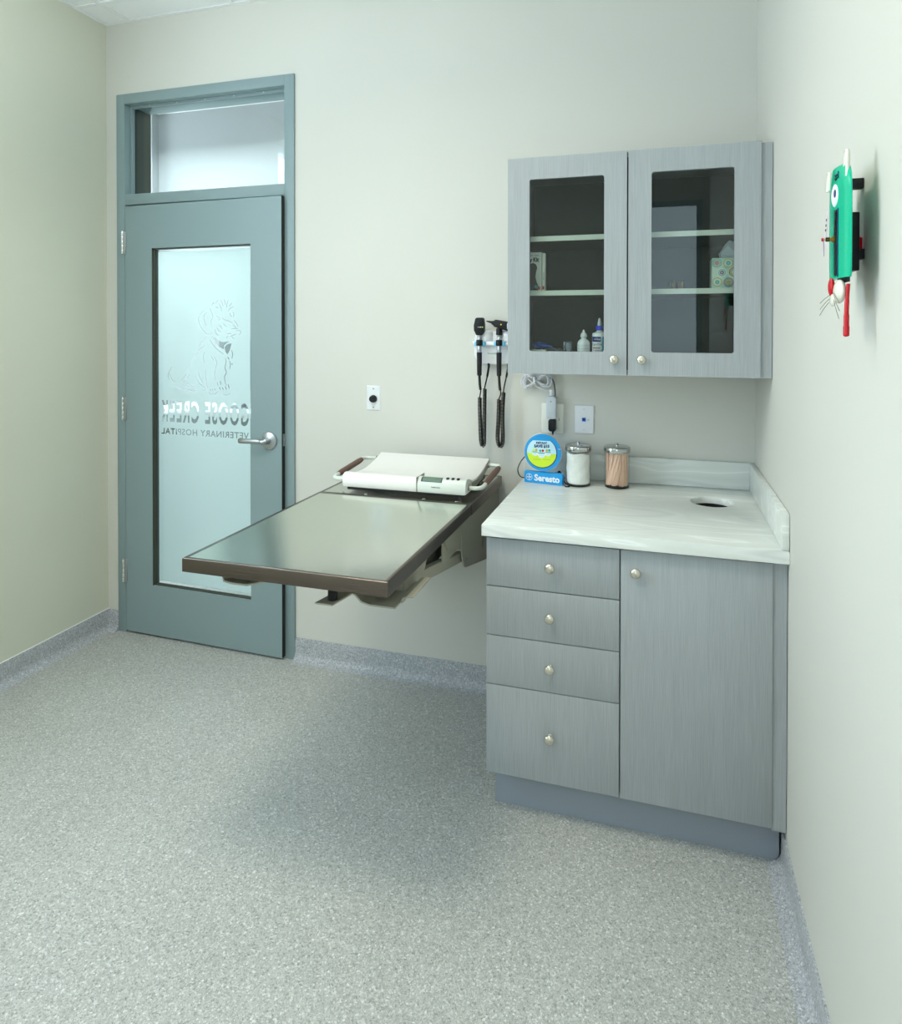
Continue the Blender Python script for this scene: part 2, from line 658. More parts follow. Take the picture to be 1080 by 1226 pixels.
cl = thing('ceiling_light', 'recessed square ceiling light panel above the steel table', 'lamp',
           ((LIGHT[0] + LIGHT[1]) / 2, (LIGHT[2] + LIGHT[3]) / 2, H))
bm = bmesh.new()
a, b, c, d = LIGHT
for x0, x1, y0, y1 in ((a + .012, a + .03, c + .012, d - .012), (b - .03, b - .012, c + .012, d - .012),
                       (a + .03, b - .03, c + .012, c + .03), (a + .03, b - .03, d - .03, d - .012)):
    abox(bm, x0, x1, y0, y1, H + 0.004, H + 0.05)
finish('frame', bm, M_grid, cl)
pl_ = area('ceiling_lamp', ((a + b) / 2, (c + d) / 2, H - 0.004), (0, 0, 0), b - a - 0.08, d - c - 0.08, PANEL_POWER, (1.0, 0.93, 0.76))
pl_.data.spread = math.radians(150)
box('diffuser', a + .03, b - .03, c + .03, d - .03, H + 0.012, H + 0.018, M_diff, cl, bev=0)

# cove baseboards
CP = [(0.0, 0.0), (0.045, 0.0), (0.032, 0.0025), (0.021, 0.008), (0.012, 0.017), (0.0075, 0.028), (0.006, 0.04), (0.006, 0.099), (0.0045, 0.102), (0, 0.102)]


def cove(name, side, a, b):
    bm = bmesh.new()
    if side == 'back':
        prism(bm, [(-p[0], p[1]) for p in CP], 'x', a, b)
    elif side == 'left':
        prism(bm, [(XL + p[0], p[1]) for p in CP], 'y', a, b)
    elif side == 'right':
        prism(bm, [(XR - p[0], p[1]) for p in CP], 'y', a, b)
    return finish(name, bm, M_cove, kind='structure', smooth=True)


cove('baseboard_left', 'left', YF, 0)
cove('baseboard_right', 'right', YF, -0.64)
cove('baseboard_back', 'back', XL, DX0)
cove('baseboard_back', 'back', DX1, -0.87)
bm = bmesh.new()
abox(bm, XL, XL + 0.0055, YF, 0, 0.102, 0.1045)
finish('trim_2', bm, M_grid, kind='structure')

# hallway beyond the door
box('wall_far', -5.2, -0.8, 1.55, 1.7, 0, 3.3, M_hall, bev=0, kind='structure')
box('wall_far', -5.2, -4.10, 1.48, 1.55, 0, 3.3, M_hall, bev=0, kind='structure')
box('wall_far', -5.35, -5.2, 0.16, 1.7, 0, 3.3, M_hall, bev=0, kind='structure')
box('wall_far', -0.8, -0.65, 0.16, 1.7, 0, 3.3, M_hall, bev=0, kind='structure')
w4 = sroot('hall_fill_panel', (-5.2, 0.8, 0.9))  # no real window: unseen glowing panel added to brighten the far wall
box('pane', -5.199, -5.19, 0.40, 1.20, 0.90, 2.20, mat('hall_fill_glow', (0.8, 0.9, 1.0), 0.3, emit=(0.85, 0.95, 1.0), es=26.0), w4, bev=0)
box('ceiling', -5.2, -0.8, 0.16, 1.7, 3.2, 3.3, M_tile, bev=0, kind='structure')

# ---------------------------------------------------------------- door frame (trim_1), transom (window_1), door_1
FY = -0.010
bm = bmesh.new()
abox(bm, DX0, IX0, FY, WT + 0.01, 0, DZ)                      # left jamb
abox(bm, IX1, DX1, FY, WT + 0.01, 0, DZ)                      # right jamb
abox(bm, IX0, IX1, FY, WT + 0.01, 2.672, DZ)                  # head
abox(bm, IX0, IX1, FY, WT + 0.01, 2.163, 2.2165)              # transom bar
bevel(bm, 0.0015, 2)
frame = finish('trim_1', bm, M_paint, kind='structure', smooth=True)
bm = bmesh.new()
abox(bm, IX0, IX0 + 0.016, 0.042, 0.060, 0, 2.163)
abox(bm, IX1 - 0.016, IX1, 0.042, 0.060, 0, 2.163)
abox(bm, IX0 + 0.016, IX1 - 0.016, 0.042, 0.060, 2.147, 2.163)
finish('door_stop', bm, M_paint, frame)
bm = bmesh.new()
abox(bm, IX0, IX0 + 0.014, 0.0345, 0.0415, 0, 2.163)
abox(bm, IX1 - 0.014, IX1, 0.0345, 0.0415, 0, 2.163)
abox(bm, IX0 + 0.014, IX1 - 0.014, 0.0345, 0.0415, 2.149, 2.163)
finish('door_gap_shade', bm, M_gasket_shade, frame)  # black strips on the stops, put in for the shade of the door gap
box('jamb_shade', IX0 + 0.0002, IX0 + 0.002, 0.0605, WT + 0.009, 2.2166, 2.671, M_bead_shade, frame, bev=0)  # dark sheet painting the shade on the left reveal behind the glass

w1 = sroot('window_1', (-2.48, 0.05, 2.2165))
TZ0, TZ1 = 2.2165, 2.672
bm = bmesh.new()
abox(bm, IX0, IX0 + 0.012, 0.030, 0.048, TZ0, TZ1)
abox(bm, IX1 - 0.012, IX1, 0.030, 0.048, TZ0, TZ1)
abox(bm, IX0 + 0.012, IX1 - 0.012, 0.030, 0.048, TZ1 - 0.012, TZ1)
abox(bm, IX0 + 0.012, IX1 - 0.012, 0.030, 0.048, TZ0, TZ0 + 0.006)
bevel(bm, 0.001, 1)
finish('glazing_bead', bm, M_paint, w1)
bm = bmesh.new()
abox(bm, IX0 + 0.001, IX0 + 0.010, 0.048, 0.054, TZ0, TZ1)
abox(bm, IX1 - 0.010, IX1 - 0.001, 0.048, 0.054, TZ0, TZ1)
abox(bm, IX0 + 0.010, IX1 - 0.010, 0.048, 0.054, TZ1 - 0.010, TZ1)
finish('gasket', bm, M_gasket_shade, w1)
box('pane', IX0 + 0.0005, IX1 - 0.0005, 0.055, 0.060, TZ0 + 0.001, TZ1 - 0.001, M_glass, w1, bev=0)
for i in range(5):
    latheobj('bead_screw', [(0.004, 0), (0.004, -0.0015), (0.0015, -0.002)], (IX0 + 0.12 + 0.165 * i, 0.030, TZ1 - 0.006), M_alu, w1, 'y', 8)

D = sroot('door_1', (IX0 + 0.003, -0.012, 0.0))
SX0, SX1, SZ0, SZ1 = IX0 + 0.004, -2.0225, 0.012, 2.1555
LX0, LX1, LZ0, LZ1 = -2.768, -2.190, 0.258, 1.940
SY0, SY1 = -0.012, 0.033
bm = bmesh.new()
abox(bm, SX0, LX0, SY0, SY1, SZ0, SZ1)
abox(bm, LX1, SX1, SY0, SY1, SZ0, SZ1)
abox(bm, LX0, LX1, SY0, SY1, SZ0, LZ0)
abox(bm, LX0, LX1, SY0, SY1, LZ1, SZ1)
bmesh.ops.remove_doubles(bm, verts=bm.verts, dist=1e-5)
finish('door_slab', bm, M_paint, D)
box('edge_shade', SX1, SX1 + 0.0008, -0.0105, 0.032, SZ0, SZ1, M_gasket_shade, D, bev=0)  # black strip standing in for the shade along the door edge
box('lite_liner', LX0 + 0.0001, LX0 + 0.0012, -0.0105, 0.0, LZ0, LZ1, M_bead_shade, D, bev=0)
bm = bmesh.new()
for y0, y1, w in ((0.0, 0.006, 0.006), (0.012, 0.020, 0.006)):
    abox(bm, LX0, LX0 + w, y0, y1, LZ0, LZ1)
    abox(bm, LX1 - w, LX1, y0, y1, LZ0, LZ1)
    abox(bm, LX0 + w, LX1 - w, y0, y1, LZ1 - w, LZ1)
    abox(bm, LX0 + w, LX1 - w, y0, y1, LZ0, LZ0 + w)
finish('lite_bead', bm, M_bead_shade, D)
bm = bmesh.new()
abox(bm, LX0, LX0 + 0.003, 0.006, 0.012, LZ0, LZ1)
abox(bm, LX0, LX0 + 0.005, 0.020, 0.023, LZ0, LZ1)
finish('lite_gasket', bm, M_gasket_shade, D)
box('glass_lite', LX0, LX1, 0.0235, 0.0275, LZ0, LZ1, M_glass, D, bev=0)
STROKES = [[(-2.462,1.649),(-2.492,1.627),(-2.516,1.602),(-2.52,1.579),(-2.51,1.554),(-2.492,1.532),(-2.475,1.517),(-2.454,1.514),(-2.441,1.521)],[(-2.47,1.623),(-2.488,1.601),(-2.484,1.576),(-2.475,1.554)],[(-2.456,1.641),(-2.445,1.623),(-2.436,1.598),(-2.447,1.576),(-2.442,1.547)],[(-2.427,1.67),(-2.444,1.654)],[(-2.404,1.68),(-2.421,1.664)],[(-2.389,1.681),(-2.38,1.663),(-2.376,1.648)],[(-2.37,1.684),(-2.365,1.666),(-2.365,1.655)],[(-2.346,1.68),(-2.355,1.655),(-2.357,1.641)],[(-2.325,1.666),(-2.341,1.648)],[(-2.315,1.648),(-2.338,1.637),(-2.346,1.623)],[(-2.399,1.663),(-2.389,1.641),(-2.382,1.625)],[(-2.419,1.647),(-2.404,1.641)],[(-2.415,1.603),(-2.402,1.595),(-2.394,1.584),(-2.41,1.584)],[(-2.385,1.594),(-2.364,1.583),(-2.338,1.576),(-2.321,1.567)],[(-2.338,1.619),(-2.334,1.604),(-2.325,1.599)],[(-2.321,1.622),(-2.314,1.612),(-2.319,1.594)],[(-2.313,1.583),(-2.3,1.568),(-2.292,1.55)],[(-2.321,1.56),(-2.3,1.545)],[(-2.402,1.561),(-2.387,1.547)],[(-2.413,1.547),(-2.403,1.532),(-2.388,1.525)],[(-2.389,1.554),(-2.381,1.539)],[(-2.376,1.565),(-2.355,1.55)],[(-2.33,1.539),(-2.309,1.542),(-2.288,1.541)],[(-2.305,1.532),(-2.28,1.531),(-2.275,1.522),(-2.286,1.511)],[(-2.355,1.514),(-2.338,1.518),(-2.328,1.513)],[(-2.338,1.502),(-2.322,1.508),(-2.301,1.516)],[(-2.36,1.494),(-2.347,1.506)],[(-2.326,1.502),(-2.313,1.492)],[(-2.425,1.539),(-2.417,1.517),(-2.4,1.507)],[(-2.441,1.506),(-2.424,1.487),(-2.398,1.477),(-2.364,1.474)],[(-2.454,1.488),(-2.436,1.463),(-2.407,1.437),(-2.373,1.417)],[(-2.471,1.506),(-2.493,1.484),(-2.519,1.451)],[(-2.484,1.459),(-2.519,1.436),(-2.54,1.408)],[(-2.536,1.414),(-2.558,1.384),(-2.579,1.347)],[(-2.68,1.352),(-2.696,1.33),(-2.705,1.307),(-2.695,1.281)],[(-2.698,1.318),(-2.679,1.285),(-2.643,1.271)],[(-2.585,1.332),(-2.603,1.306),(-2.629,1.279)],[(-2.574,1.317),(-2.59,1.295),(-2.612,1.276)],[(-2.672,1.254),(-2.643,1.241),(-2.599,1.234),(-2.544,1.232)],[(-2.621,1.264),(-2.563,1.247),(-2.537,1.24)],[(-2.59,1.273),(-2.55,1.253)],[(-2.541,1.307),(-2.519,1.274),(-2.485,1.253),(-2.483,1.24),(-2.524,1.232)],[(-2.523,1.337),(-2.515,1.304),(-2.495,1.273)],[(-2.484,1.429),(-2.493,1.4),(-2.486,1.371)],[(-2.432,1.408),(-2.414,1.379),(-2.42,1.35),(-2.426,1.32),(-2.424,1.291)],[(-2.48,1.341),(-2.478,1.305),(-2.472,1.261),(-2.467,1.246)],[(-2.448,1.408),(-2.431,1.386)],[(-2.364,1.402),(-2.36,1.38),(-2.366,1.351),(-2.358,1.329),(-2.369,1.307),(-2.364,1.278),(-2.356,1.264)],[(-2.351,1.405),(-2.341,1.391)],[(-2.34,1.387),(-2.335,1.369),(-2.339,1.344)],[(-2.328,1.438),(-2.322,1.417),(-2.326,1.395)],[(-2.326,1.375),(-2.324,1.365)],[(-2.463,1.233),(-2.45,1.221),(-2.424,1.222),(-2.409,1.235)],[(-2.454,1.247),(-2.448,1.237)],[(-2.441,1.249),(-2.436,1.238)],[(-2.428,1.25),(-2.423,1.24)],[(-2.4,1.257),(-2.392,1.243)],[(-2.38,1.223),(-2.356,1.22),(-2.335,1.23)],[(-2.382,1.256),(-2.375,1.243)],[(-2.365,1.264),(-2.358,1.245)],[(-2.348,1.273),(-2.342,1.25)],[(-2.394,1.288),(-2.39,1.267)],[(-2.411,1.281),(-2.407,1.263)]]
PATCHES = [[(-2.366,1.438),(-2.368,1.449),(-2.36,1.461),(-2.345,1.468),(-2.328,1.47),(-2.332,1.456),(-2.34,1.434),(-2.351,1.416),(-2.362,1.427)],[(-2.428,1.501),(-2.406,1.485),(-2.381,1.475),(-2.338,1.479),(-2.357,1.471),(-2.371,1.458),(-2.374,1.441),(-2.398,1.452),(-2.422,1.475)]]
# frosted vinyl with the lettering and the dog cut out of it (reads from the hallway side)
FYY = 0.0285
FXA, FXB, FZA, FZB = LX0 + 0.004, -2.222, LZ0 + 0.014, LZ1 - 0.016


def ribbon(pts, w=0.0048):
    p = [Vector((a, b, 0)) for a, b in pts]
    q = crom(p, 3)
    n = len(q)
    L, R = [], []
    for i, c in enumerate(q):
        t = (q[min(i + 1, n - 1)] - q[max(i - 1, 0)]).normalized()
        k = w / 2 * (0.25 + 0.75 * math.sin(PI * (i + 0.35) / (n - 0.3)))
        d = Vector((-t.y, t.x, 0)) * k
        L.append((c + d).to_2d())
        R.append((c - d).to_2d())
    return L + R[::-1]


verts = [Vector((FXA, FZA)), Vector((FXB, FZA)), Vector((FXB, FZB)), Vector((FXA, FZB))]
faces = [[0, 1, 2, 3]]


def addpoly(pts):
    b = len(verts)
    verts.extend([Vector((p[0], p[1])) for p in pts])
    faces.append(list(range(b, b + len(pts))))


for s_ in STROKES:
    addpoly(ribbon(s_))
for s_ in PATCHES:
    addpoly(s_)


def cut_text(body, x0, x1, z0, z1, off, sp_):
    me = font_mesh(body, 1.0, off, 1.0, sp_)
    xs = [v.co.x for v in me.vertices]
    ys = [v.co.y for v in me.vertices]
    a, b, c, d = min(xs), max(xs), min(ys), max(ys)
    for pl in me.polygons:
        pts = []
        for vi in pl.vertices:
            v = me.vertices[vi].co
            pts.append((x1 - (v.x - a) / (b - a) * (x1 - x0), z0 + (v.y - c) / (d - c) * (z1 - z0)))
        addpoly(pts)
    bpy.data.meshes.remove(me)


cut_text('GOOSE CREEK', -2.752, -2.229, 1.073, 1.183, 0.022, 1.22)
cut_text('VETERINARY HOSPITAL', -2.748, -2.231, 1.012, 1.043, 0.012, 1.1)


def area2(ps):
    return sum(ps[i].x * ps[(i + 1) % len(ps)].y - ps[(i + 1) % len(ps)].x * ps[i].y for i in range(len(ps)))


faces = [f if area2([verts[i] for i in f]) > 0 else f[::-1] for f in faces]
holes = []
for f in faces[1:]:
    ps = [verts[i] for i in f]
    holes.append((min(p.x for p in ps), max(p.x for p in ps), min(p.y for p in ps), max(p.y for p in ps), ps))


def in_hole(c):
    for x0, x1, y0, y1, ps in holes:
        if x0 < c.x < x1 and y0 < c.y < y1:
            k = False
            for i in range(len(ps)):
                p, q = ps[i], ps[i - 1]
                if (p.y > c.y) != (q.y > c.y) and c.x < (q.x - p.x) * (c.y - p.y) / (q.y - p.y) + p.x:
                    k = not k
            if k:
                return True
    return False


vo, eo, fo, ov, oe, of = delaunay_2d_cdt(verts, [], faces, 0, 1e-6, False)
bm = bmesh.new()
bv = [bm.verts.new((v.x, FYY, v.y)) for v in vo]
for f in fo:
    c = sum((vo[i] for i in f), Vector((0, 0))) / len(f)
    if FXA < c.x < FXB and FZA < c.y < FZB and not in_hole(c):
        bm.faces.new([bv[i] for i in f])
for v in [v for v in bm.verts if not v.link_faces]:
    bm.verts.remove(v)
film = finish('frosted_film', bm, M_film, D, label='frosted film with a line-drawn sitting dog and mirrored lettering cut out')

# hinges: barrel with five knuckles, two leaves
for hz in (1.972, 1.136, 0.316):
    bm = bmesh.new()
    hx, hy = IX0 - 0.006, -0.020
    for k in range(5):
        lathe(bm, [(0.0055, 0.0006), (0.0058, 0.0012), (0.0058, 0.0218), (0.0055, 0.0224)], (hx, hy, hz - 0.057 + k * 0.0228), 'z', 12)
    lathe(bm, [(0.003, 0), (0.0045, 0.002), (0.0045, 0.004), (0.002, 0.006)], (hx, hy, hz + 0.057), 'z', 10)
    h = finish('hinge', bm, M_chrome, D, smooth=True)
    box('hinge_leaf', hx - 0.001, hx + 0.018, -0.0165, -0.0125, hz - 0.057, hz + 0.057, M_alu, h, bev=0.0005, seg=1)

# lever handle
HX, HZ = -2.088, 1.020
latheobj('rose', [(0.043, -0.012), (0.043, -0.015), (0.040, -0.021), (0.030, -0.024), (0.016, -0.026), (0.0145, -0.040), (0.0145, -0.058), (0.010, -0.062)],
         (HX, 0, HZ), M_alu, D, 'y', 36)
pth = crom([(HX + 0.004, -0.054, HZ), (HX - 0.018, -0.060, HZ + 0.001), (HX - 0.06, -0.062, HZ + 0.001), (HX - 0.105, -0.060, HZ), (HX - 0.135, -0.050, HZ - 0.002)], 6)
bm = bmesh.new()
tube(bm, pth, [0.013] * 4 + [0.0115] * (len(pth) - 4), 14)
for v in bm.verts:
    if v.co.x < HX - 0.015:
        v.co.y = -0.060 + (v.co.y + 0.060) * 0.6
finish('lever_handle', bm, M_alu, D, smooth=True)
box('latch_plate', SX1 - 0.0005, SX1 + 0.0012, -0.003, 0.024, 0.995, 1.052, M_alu, D, bev=0.0003, seg=1)
box('latch_bolt', SX1 + 0.001, SX1 + 0.006, 0.004, 0.016, 1.012, 1.032, M_alu, D, bev=0.001, seg=1)
D.rotation_euler = (0, 0, math.radians(-1.5))

# hallway things glimpsed through the cut-out lettering
hc = thing('hall_counter', 'grey counter standing in the hallway behind the glass door', 'counter', (-3.4, 1.25, 0))
box('body', -3.80, -2.55, 1.10, 1.54, 0.0, 0.94, mat('hall_grey', (0.26, 0.31, 0.31), 0.5), hc)
box('worktop', -3.82, -2.53, 1.07, 1.54, 0.94, 0.975, M_white, hc)
mo = thing('computer_monitor', 'dark flat computer monitor on the hallway counter, seen through the drawing of the dog', 'monitor', (-3.2, 1.3, 0.975))
box('screen', -3.36, -3.02, 1.29, 1.32, 1.10, 1.46, mat('monitor_grey', (0.10, 0.13, 0.14), 0.5), mo, bev=0.004)
box('stand', -3.21, -3.17, 1.32, 1.34, 0.98, 1.3, M_alu, mo)
box('foot', -3.29, -3.09, 1.24, 1.40, 0.9755, 0.985, M_alu, mo)
bi = thing('waste_bin', 'black waste bin in the hallway behind the mirrored lettering', 'bin', (-3.43, 0.78, 0))
latheobj('body', [(0.10, 0.0), (0.105, 0.01), (0.115, 0.80)], (-3.43, 0.78, 0.0), M_black, bi, seg=28)
latheobj('lid', [(0.118, 0.80), (0.12, 0.83), (0.09, 0.90), (0.02, 0.915)], (-3.43, 0.78, 0.001), M_black2, bi, seg=28)
# ---------------------------------------------------------------- base cabinet
HC = 0.932
cb = thing('base_cabinet', 'grey laminate base cabinet with four drawers and a door, under the swirled worktop', 'cabinet', (-0.44, -0.34, 0))
bm = bmesh.new()
abox(bm, -0.868, -0.850, -0.676, -0.002, 0.128, 0.893)
abox(bm, -0.054, -0.036, -0.676, -0.002, 0.128, 0.893)
abox(bm, -0.850, -0.054, -0.676, -0.002, 0.128, 0.146)
abox(bm, -0.850, -0.054, -0.676, -0.600, 0.875, 0.893)
abox(bm, -0.850, -0.054, -0.020, -0.002, 0.146, 0.893)
abox(bm, -0.468, -0.450, -0.676, -0.020, 0.146, 0.875)
abox(bm, -0.0395, -0.002, -0.6915, -0.650, 0.128, 0.893)
finish('carcass', bm, M_lam, cb)
FYc0, FYc1 = -0.697, -0.6775
splits = [0.886, 0.7325, 0.5765, 0.4205, 0.137]
for i in range(4):
    d_ = box('drawer', -0.871, -0.4605, FYc0, FYc1, splits[i + 1] + 0.0015, splits[i] - 0.0015, M_lam, cb, bev=0.0008)
    knob(d_, -0.668, FYc0, [0.811, 0.656, 0.4995, 0.284][i])
d_ = box('door', -0.4565, -0.040, FYc0, FYc1, 0.137, 0.886, M_lam, cb, bev=0.0008)
knob(d_, -0.413, FYc0, 0.824)
bm = bmesh.new()
pts = [(-0.858, 0.0), (-0.030, 0.0), (-0.020, 0.003), (-0.013, 0.009), (-0.010, 0.018), (-0.010, 0.128), (-0.858, 0.128)]
prism(bm, pts, 'y', -0.630, -0.600)
finish('toe_kick', bm, M_kick, cb)
box('plinth', -0.856, -0.838, -0.60, -0.01, 0.0, 0.128, M_lam, cb, bev=0)

# worktop with real round waste hole
wt = thing('worktop', 'pale swirled solid-surface worktop with a round waste hole on the base cabinet', 'countertop', (-0.44, -0.34, 0.894))
cx, cy, rr = -0.170, -0.228, 0.071
NS = 40
bm = bmesh.new()


def toppt(i, z, r=rr):
    a = 2 * PI * i / NS
    return (cx + r * math.cos(a), cy + r * math.sin(a), z)


X0, X1, Y0, Y1 = -0.882, -0.001, -0.719, -0.001


def outer(i):
    a = 2 * PI * i / NS
    dx, dy = math.cos(a), math.sin(a)
    t = 1e9
    if dx > 1e-9: t = min(t, (X1 - cx) / dx)
    if dx < -1e-9: t = min(t, (X0 - cx) / dx)
    if dy > 1e-9: t = min(t, (Y1 - cy) / dy)
    if dy < -1e-9: t = min(t, (Y0 - cy) / dy)
    return cx + t * dx, cy + t * dy


angs = sorted([2 * PI * i / NS for i in range(NS)] + [math.atan2(yy - cy, xx - cx) % (2 * PI) for xx in (X0, X1) for yy in (Y0, Y1)])


def ray(a):
    dx, dy = math.cos(a), math.sin(a)
    t = 1e9
    if dx > 1e-9: t = min(t, (X1 - cx) / dx)
    if dx < -1e-9: t = min(t, (X0 - cx) / dx)
    if dy > 1e-9: t = min(t, (Y1 - cy) / dy)
    if dy < -1e-9: t = min(t, (Y0 - cy) / dy)
    return cx + t * dx, cy + t * dy


zt, zb, e = HC, HC - 0.037, 0.003
zi = HC - 0.024
rings = []
n_ = len(angs)
inn = lambda r, z: [bm.verts.new((cx + r * math.cos(a), cy + r * math.sin(a), z)) for a in angs]


def outr(ins, z):
    o = []
    for a in angs:
        x, y = ray(a)
        o.append(bm.verts.new((min(max(x, X0 + ins), X1 - ins), min(max(y, Y0 + ins), Y1 - ins), z)))
    return o


rings = [inn(rr + 0.004, zb), inn(rr + 0.004, zi), inn(rr, zi), inn(rr, zt - e), inn(rr + 0.001, zt - 0.001), inn(rr + e, zt), outr(0.004, zt), outr(0.0012, zt - 0.0012), outr(0, zt - 0.004), outr(0, zb)]
for A_, B_ in zip(rings, rings[1:] + rings[:1]):
    for i in range(n_):
        j = (i + 1) % n_
        bm.faces.new((A_[i], A_[j], B_[j], B_[i]))
finish('slab', bm, M_top, wt, smooth=True)
box('back_splash', X0, X1, -0.020, -0.001, HC + 0.0002, HC + 0.103, M_top, wt, bev=0.0025)
bm = bmesh.new()
abox(bm, -0.020, -0.001, -0.719, -0.0205, HC + 0.0002, HC + 0.103)
bevel(bm, 0.0025, 2)
finish('side_splash', bm, M_top, wt, smooth=True)
bm = bmesh.new()
lathe(bm, [(rr + 0.003, -0.16), (rr + 0.003, -0.0245), (rr + 0.0005, -0.0245), (rr + 0.0005, -0.16)], (cx, cy, HC), 'z', 40)
finish('waste_chute', bm, M_black2, wt, smooth=True)

# ---------------------------------------------------------------- wall cabinet
UZ0, UZ1, UX0, UX1 = 1.386, 2.148, -0.868, -0.037
uc = thing('wall_cabinet', 'grey laminate wall cabinet with two glass doors', 'cabinet', (-0.44, -0.2, UZ0))
bm = bmesh.new()
abox(bm, UX0, UX0 + 0.018, -0.3935, -0.002, UZ0, UZ1)
abox(bm, UX1 - 0.018, UX1, -0.3935, -0.002, UZ0, UZ1)
abox(bm, UX0 + 0.018, UX1 - 0.018, -0.3935, -0.002, UZ0, UZ0 + 0.018)
abox(bm, UX0 + 0.018, UX1 - 0.018, -0.3935, -0.002, UZ1 - 0.018, UZ1)
abox(bm, UX1, -0.002, -0.405, -0.385, UZ0, UZ1 - 0.004)
abox(bm, -0.016, -0.002, -0.385, -0.002, UZ0, UZ1 - 0.004)
finish('carcass', bm, M_lam, uc)
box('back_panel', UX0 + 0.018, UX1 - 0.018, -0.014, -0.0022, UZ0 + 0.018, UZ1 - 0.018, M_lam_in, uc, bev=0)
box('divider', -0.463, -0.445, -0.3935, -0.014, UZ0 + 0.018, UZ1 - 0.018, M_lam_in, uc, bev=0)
SH = (1.672, 1.866)
for z in SH:
    for x0, x1 in ((UX0 + 0.0185, -0.4635), (-0.4445, UX1 - 0.0185)):
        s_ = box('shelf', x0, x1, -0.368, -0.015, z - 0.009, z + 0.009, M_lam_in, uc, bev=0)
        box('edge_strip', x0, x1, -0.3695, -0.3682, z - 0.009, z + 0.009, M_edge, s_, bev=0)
GZ0, GZ1 = 1.465, 2.071
for x0, x1, g0, g1, kx in ((UX0, -0.4555, -0.790, -0.531, -0.496), (-0.4505, UX1, -0.375, -0.116, -0.406)):
    # door frame with a rounded opening
    bm = bmesh.new()
    r = 0.008
    inner = []
    for ccx, ccz, a0 in ((g1 - r, GZ1 - r, 0), (g0 + r, GZ1 - r, 90), (g0 + r, GZ0 + r, 180), (g1 - r, GZ0 + r, 270)):
        for k in range(4):
            a = math.radians(a0 + k * 30)
            inner.append((ccx + r * math.cos(a), ccz + r * math.sin(a)))
    outer_ = [(x1, UZ1), (x0, UZ1), (x0, UZ0), (x1, UZ0)]
    V = {}
    for yi, y in ((0, -0.413), (1, -0.394)):
        V['o', yi] = [bm.verts.new((p[0], y, p[1])) for p in outer_]
        V['i', yi] = [bm.verts.new((p[0], y, p[1])) for p in inner]
        for q in range(4):
            ins = V['i', yi][q * 4:q * 4 + 4]
            nx = V['i', yi][(q * 4 + 4) % 16]
            for k in range(3):
                bm.faces.new((V['o', yi][q], ins[k], ins[k + 1]))
            bm.faces.new((V['o', yi][q], ins[3], nx, V['o', yi][(q + 1) % 4]))
    for kk, n in (('o', 4), ('i', 16)):
        for i in range(n):
            bm.faces.new((V[kk, 0][i], V[kk, 0][(i + 1) % n], V[kk, 1][(i + 1) % n], V[kk, 1][i]))
    d_ = finish('door', bm, M_lam, uc)
    box('glass', g0 - 0.006, g1 + 0.006, -0.4005, -0.3965, GZ0 - 0.006, GZ1 + 0.006, M_cabglass, d_, bev=0)
    knob(d_, kx, -0.413, 1.441)

# ---------------------------------------------------------------- things inside the wall cabinet
CZ = UZ0 + 0.0185
SZ = SH[0] + 0.0095


def boxbody(name, w, d, h, c, m, root, rot=0.0):
    bm = bmesh.new()
    abox(bm, -w / 2, w / 2, -d / 2, d / 2, 0, h)
    bevel(bm, 0.0008, 1)
    bmesh.ops.rotate(bm, verts=bm.verts, matrix=Matrix.Rotation(rot, 3, 'Z'))
    bmesh.ops.translate(bm, verts=bm.verts, vec=Vector(c))
    return finish(name, bm, m, root)


kit = thing('kit_box', 'white kit box with black lettering and a dark dog picture, left on the middle shelf', 'box', (-0.80, -0.31, SZ))
M_kit = mat('kit_white', (0.80, 0.81, 0.74), 0.5)
boxbody('box_body', 0.090, 0.026, 0.142, (-0.806, -0.315, SZ), M_kit, kit)
text('lettering', 'y Kit', 0.021, (-0.7880, -0.3284, SZ + 0.108), M_black, kit, xs=0.8, off=0.001)
text('lettering', 'Smart  Care', 0.008, (-0.792, -0.3284, SZ + 0.128), M_ink, kit)
bm = bmesh.new()
prism(bm, [(p[0], p[1]) for p in [(-0.848, SZ + 0.003), (-0.775, SZ + 0.003), (-0.770, SZ + 0.015), (-0.779, SZ + 0.032), (-0.784, SZ + 0.052), (-0.781, SZ + 0.072), (-0.777, SZ + 0.085), (-0.781, SZ + 0.097), (-0.791, SZ + 0.103), (-0.806, SZ + 0.100), (-0.818, SZ + 0.085), (-0.830, SZ + 0.06)]], 'y', -0.3286, -0.3281)
finish('dog_picture', bm, mat('dog_print', (0.035, 0.028, 0.025), 0.5), kit)
for x, z, m in ((-0.792, SZ + 0.012, mat('blue_print', (0.02, 0.05, 0.25), 0.5)), (-0.772, SZ + 0.011, mat('orange_print', (0.65, 0.12, 0.02), 0.5)), (-0.781, SZ + 0.016, M_green2)):
    latheobj('bauble', [(0.007, 0), (0.006, -0.0004), (0.001, -0.0006)], (x, -0.3286, z), m, kit, 'y', 10)
bk = thing('booklet', 'thin white booklet with a red spine mark, beside the kit box', 'booklet', (-0.752, -0.312, SZ))
boxbody('cover', 0.0105, 0.024, 0.138, (-0.7535, -0.3160, SZ), M_kit, bk)
boxbody('spine_mark', 0.0055, 0.0006, 0.012, (-0.7545, -0.3284, SZ + 0.006), M_red, bk)
text('spine_lettering', 'First Care', 0.0065, (-0.7518, -0.3282, SZ + 0.055), M_ink, bk, rot=PI / 2)

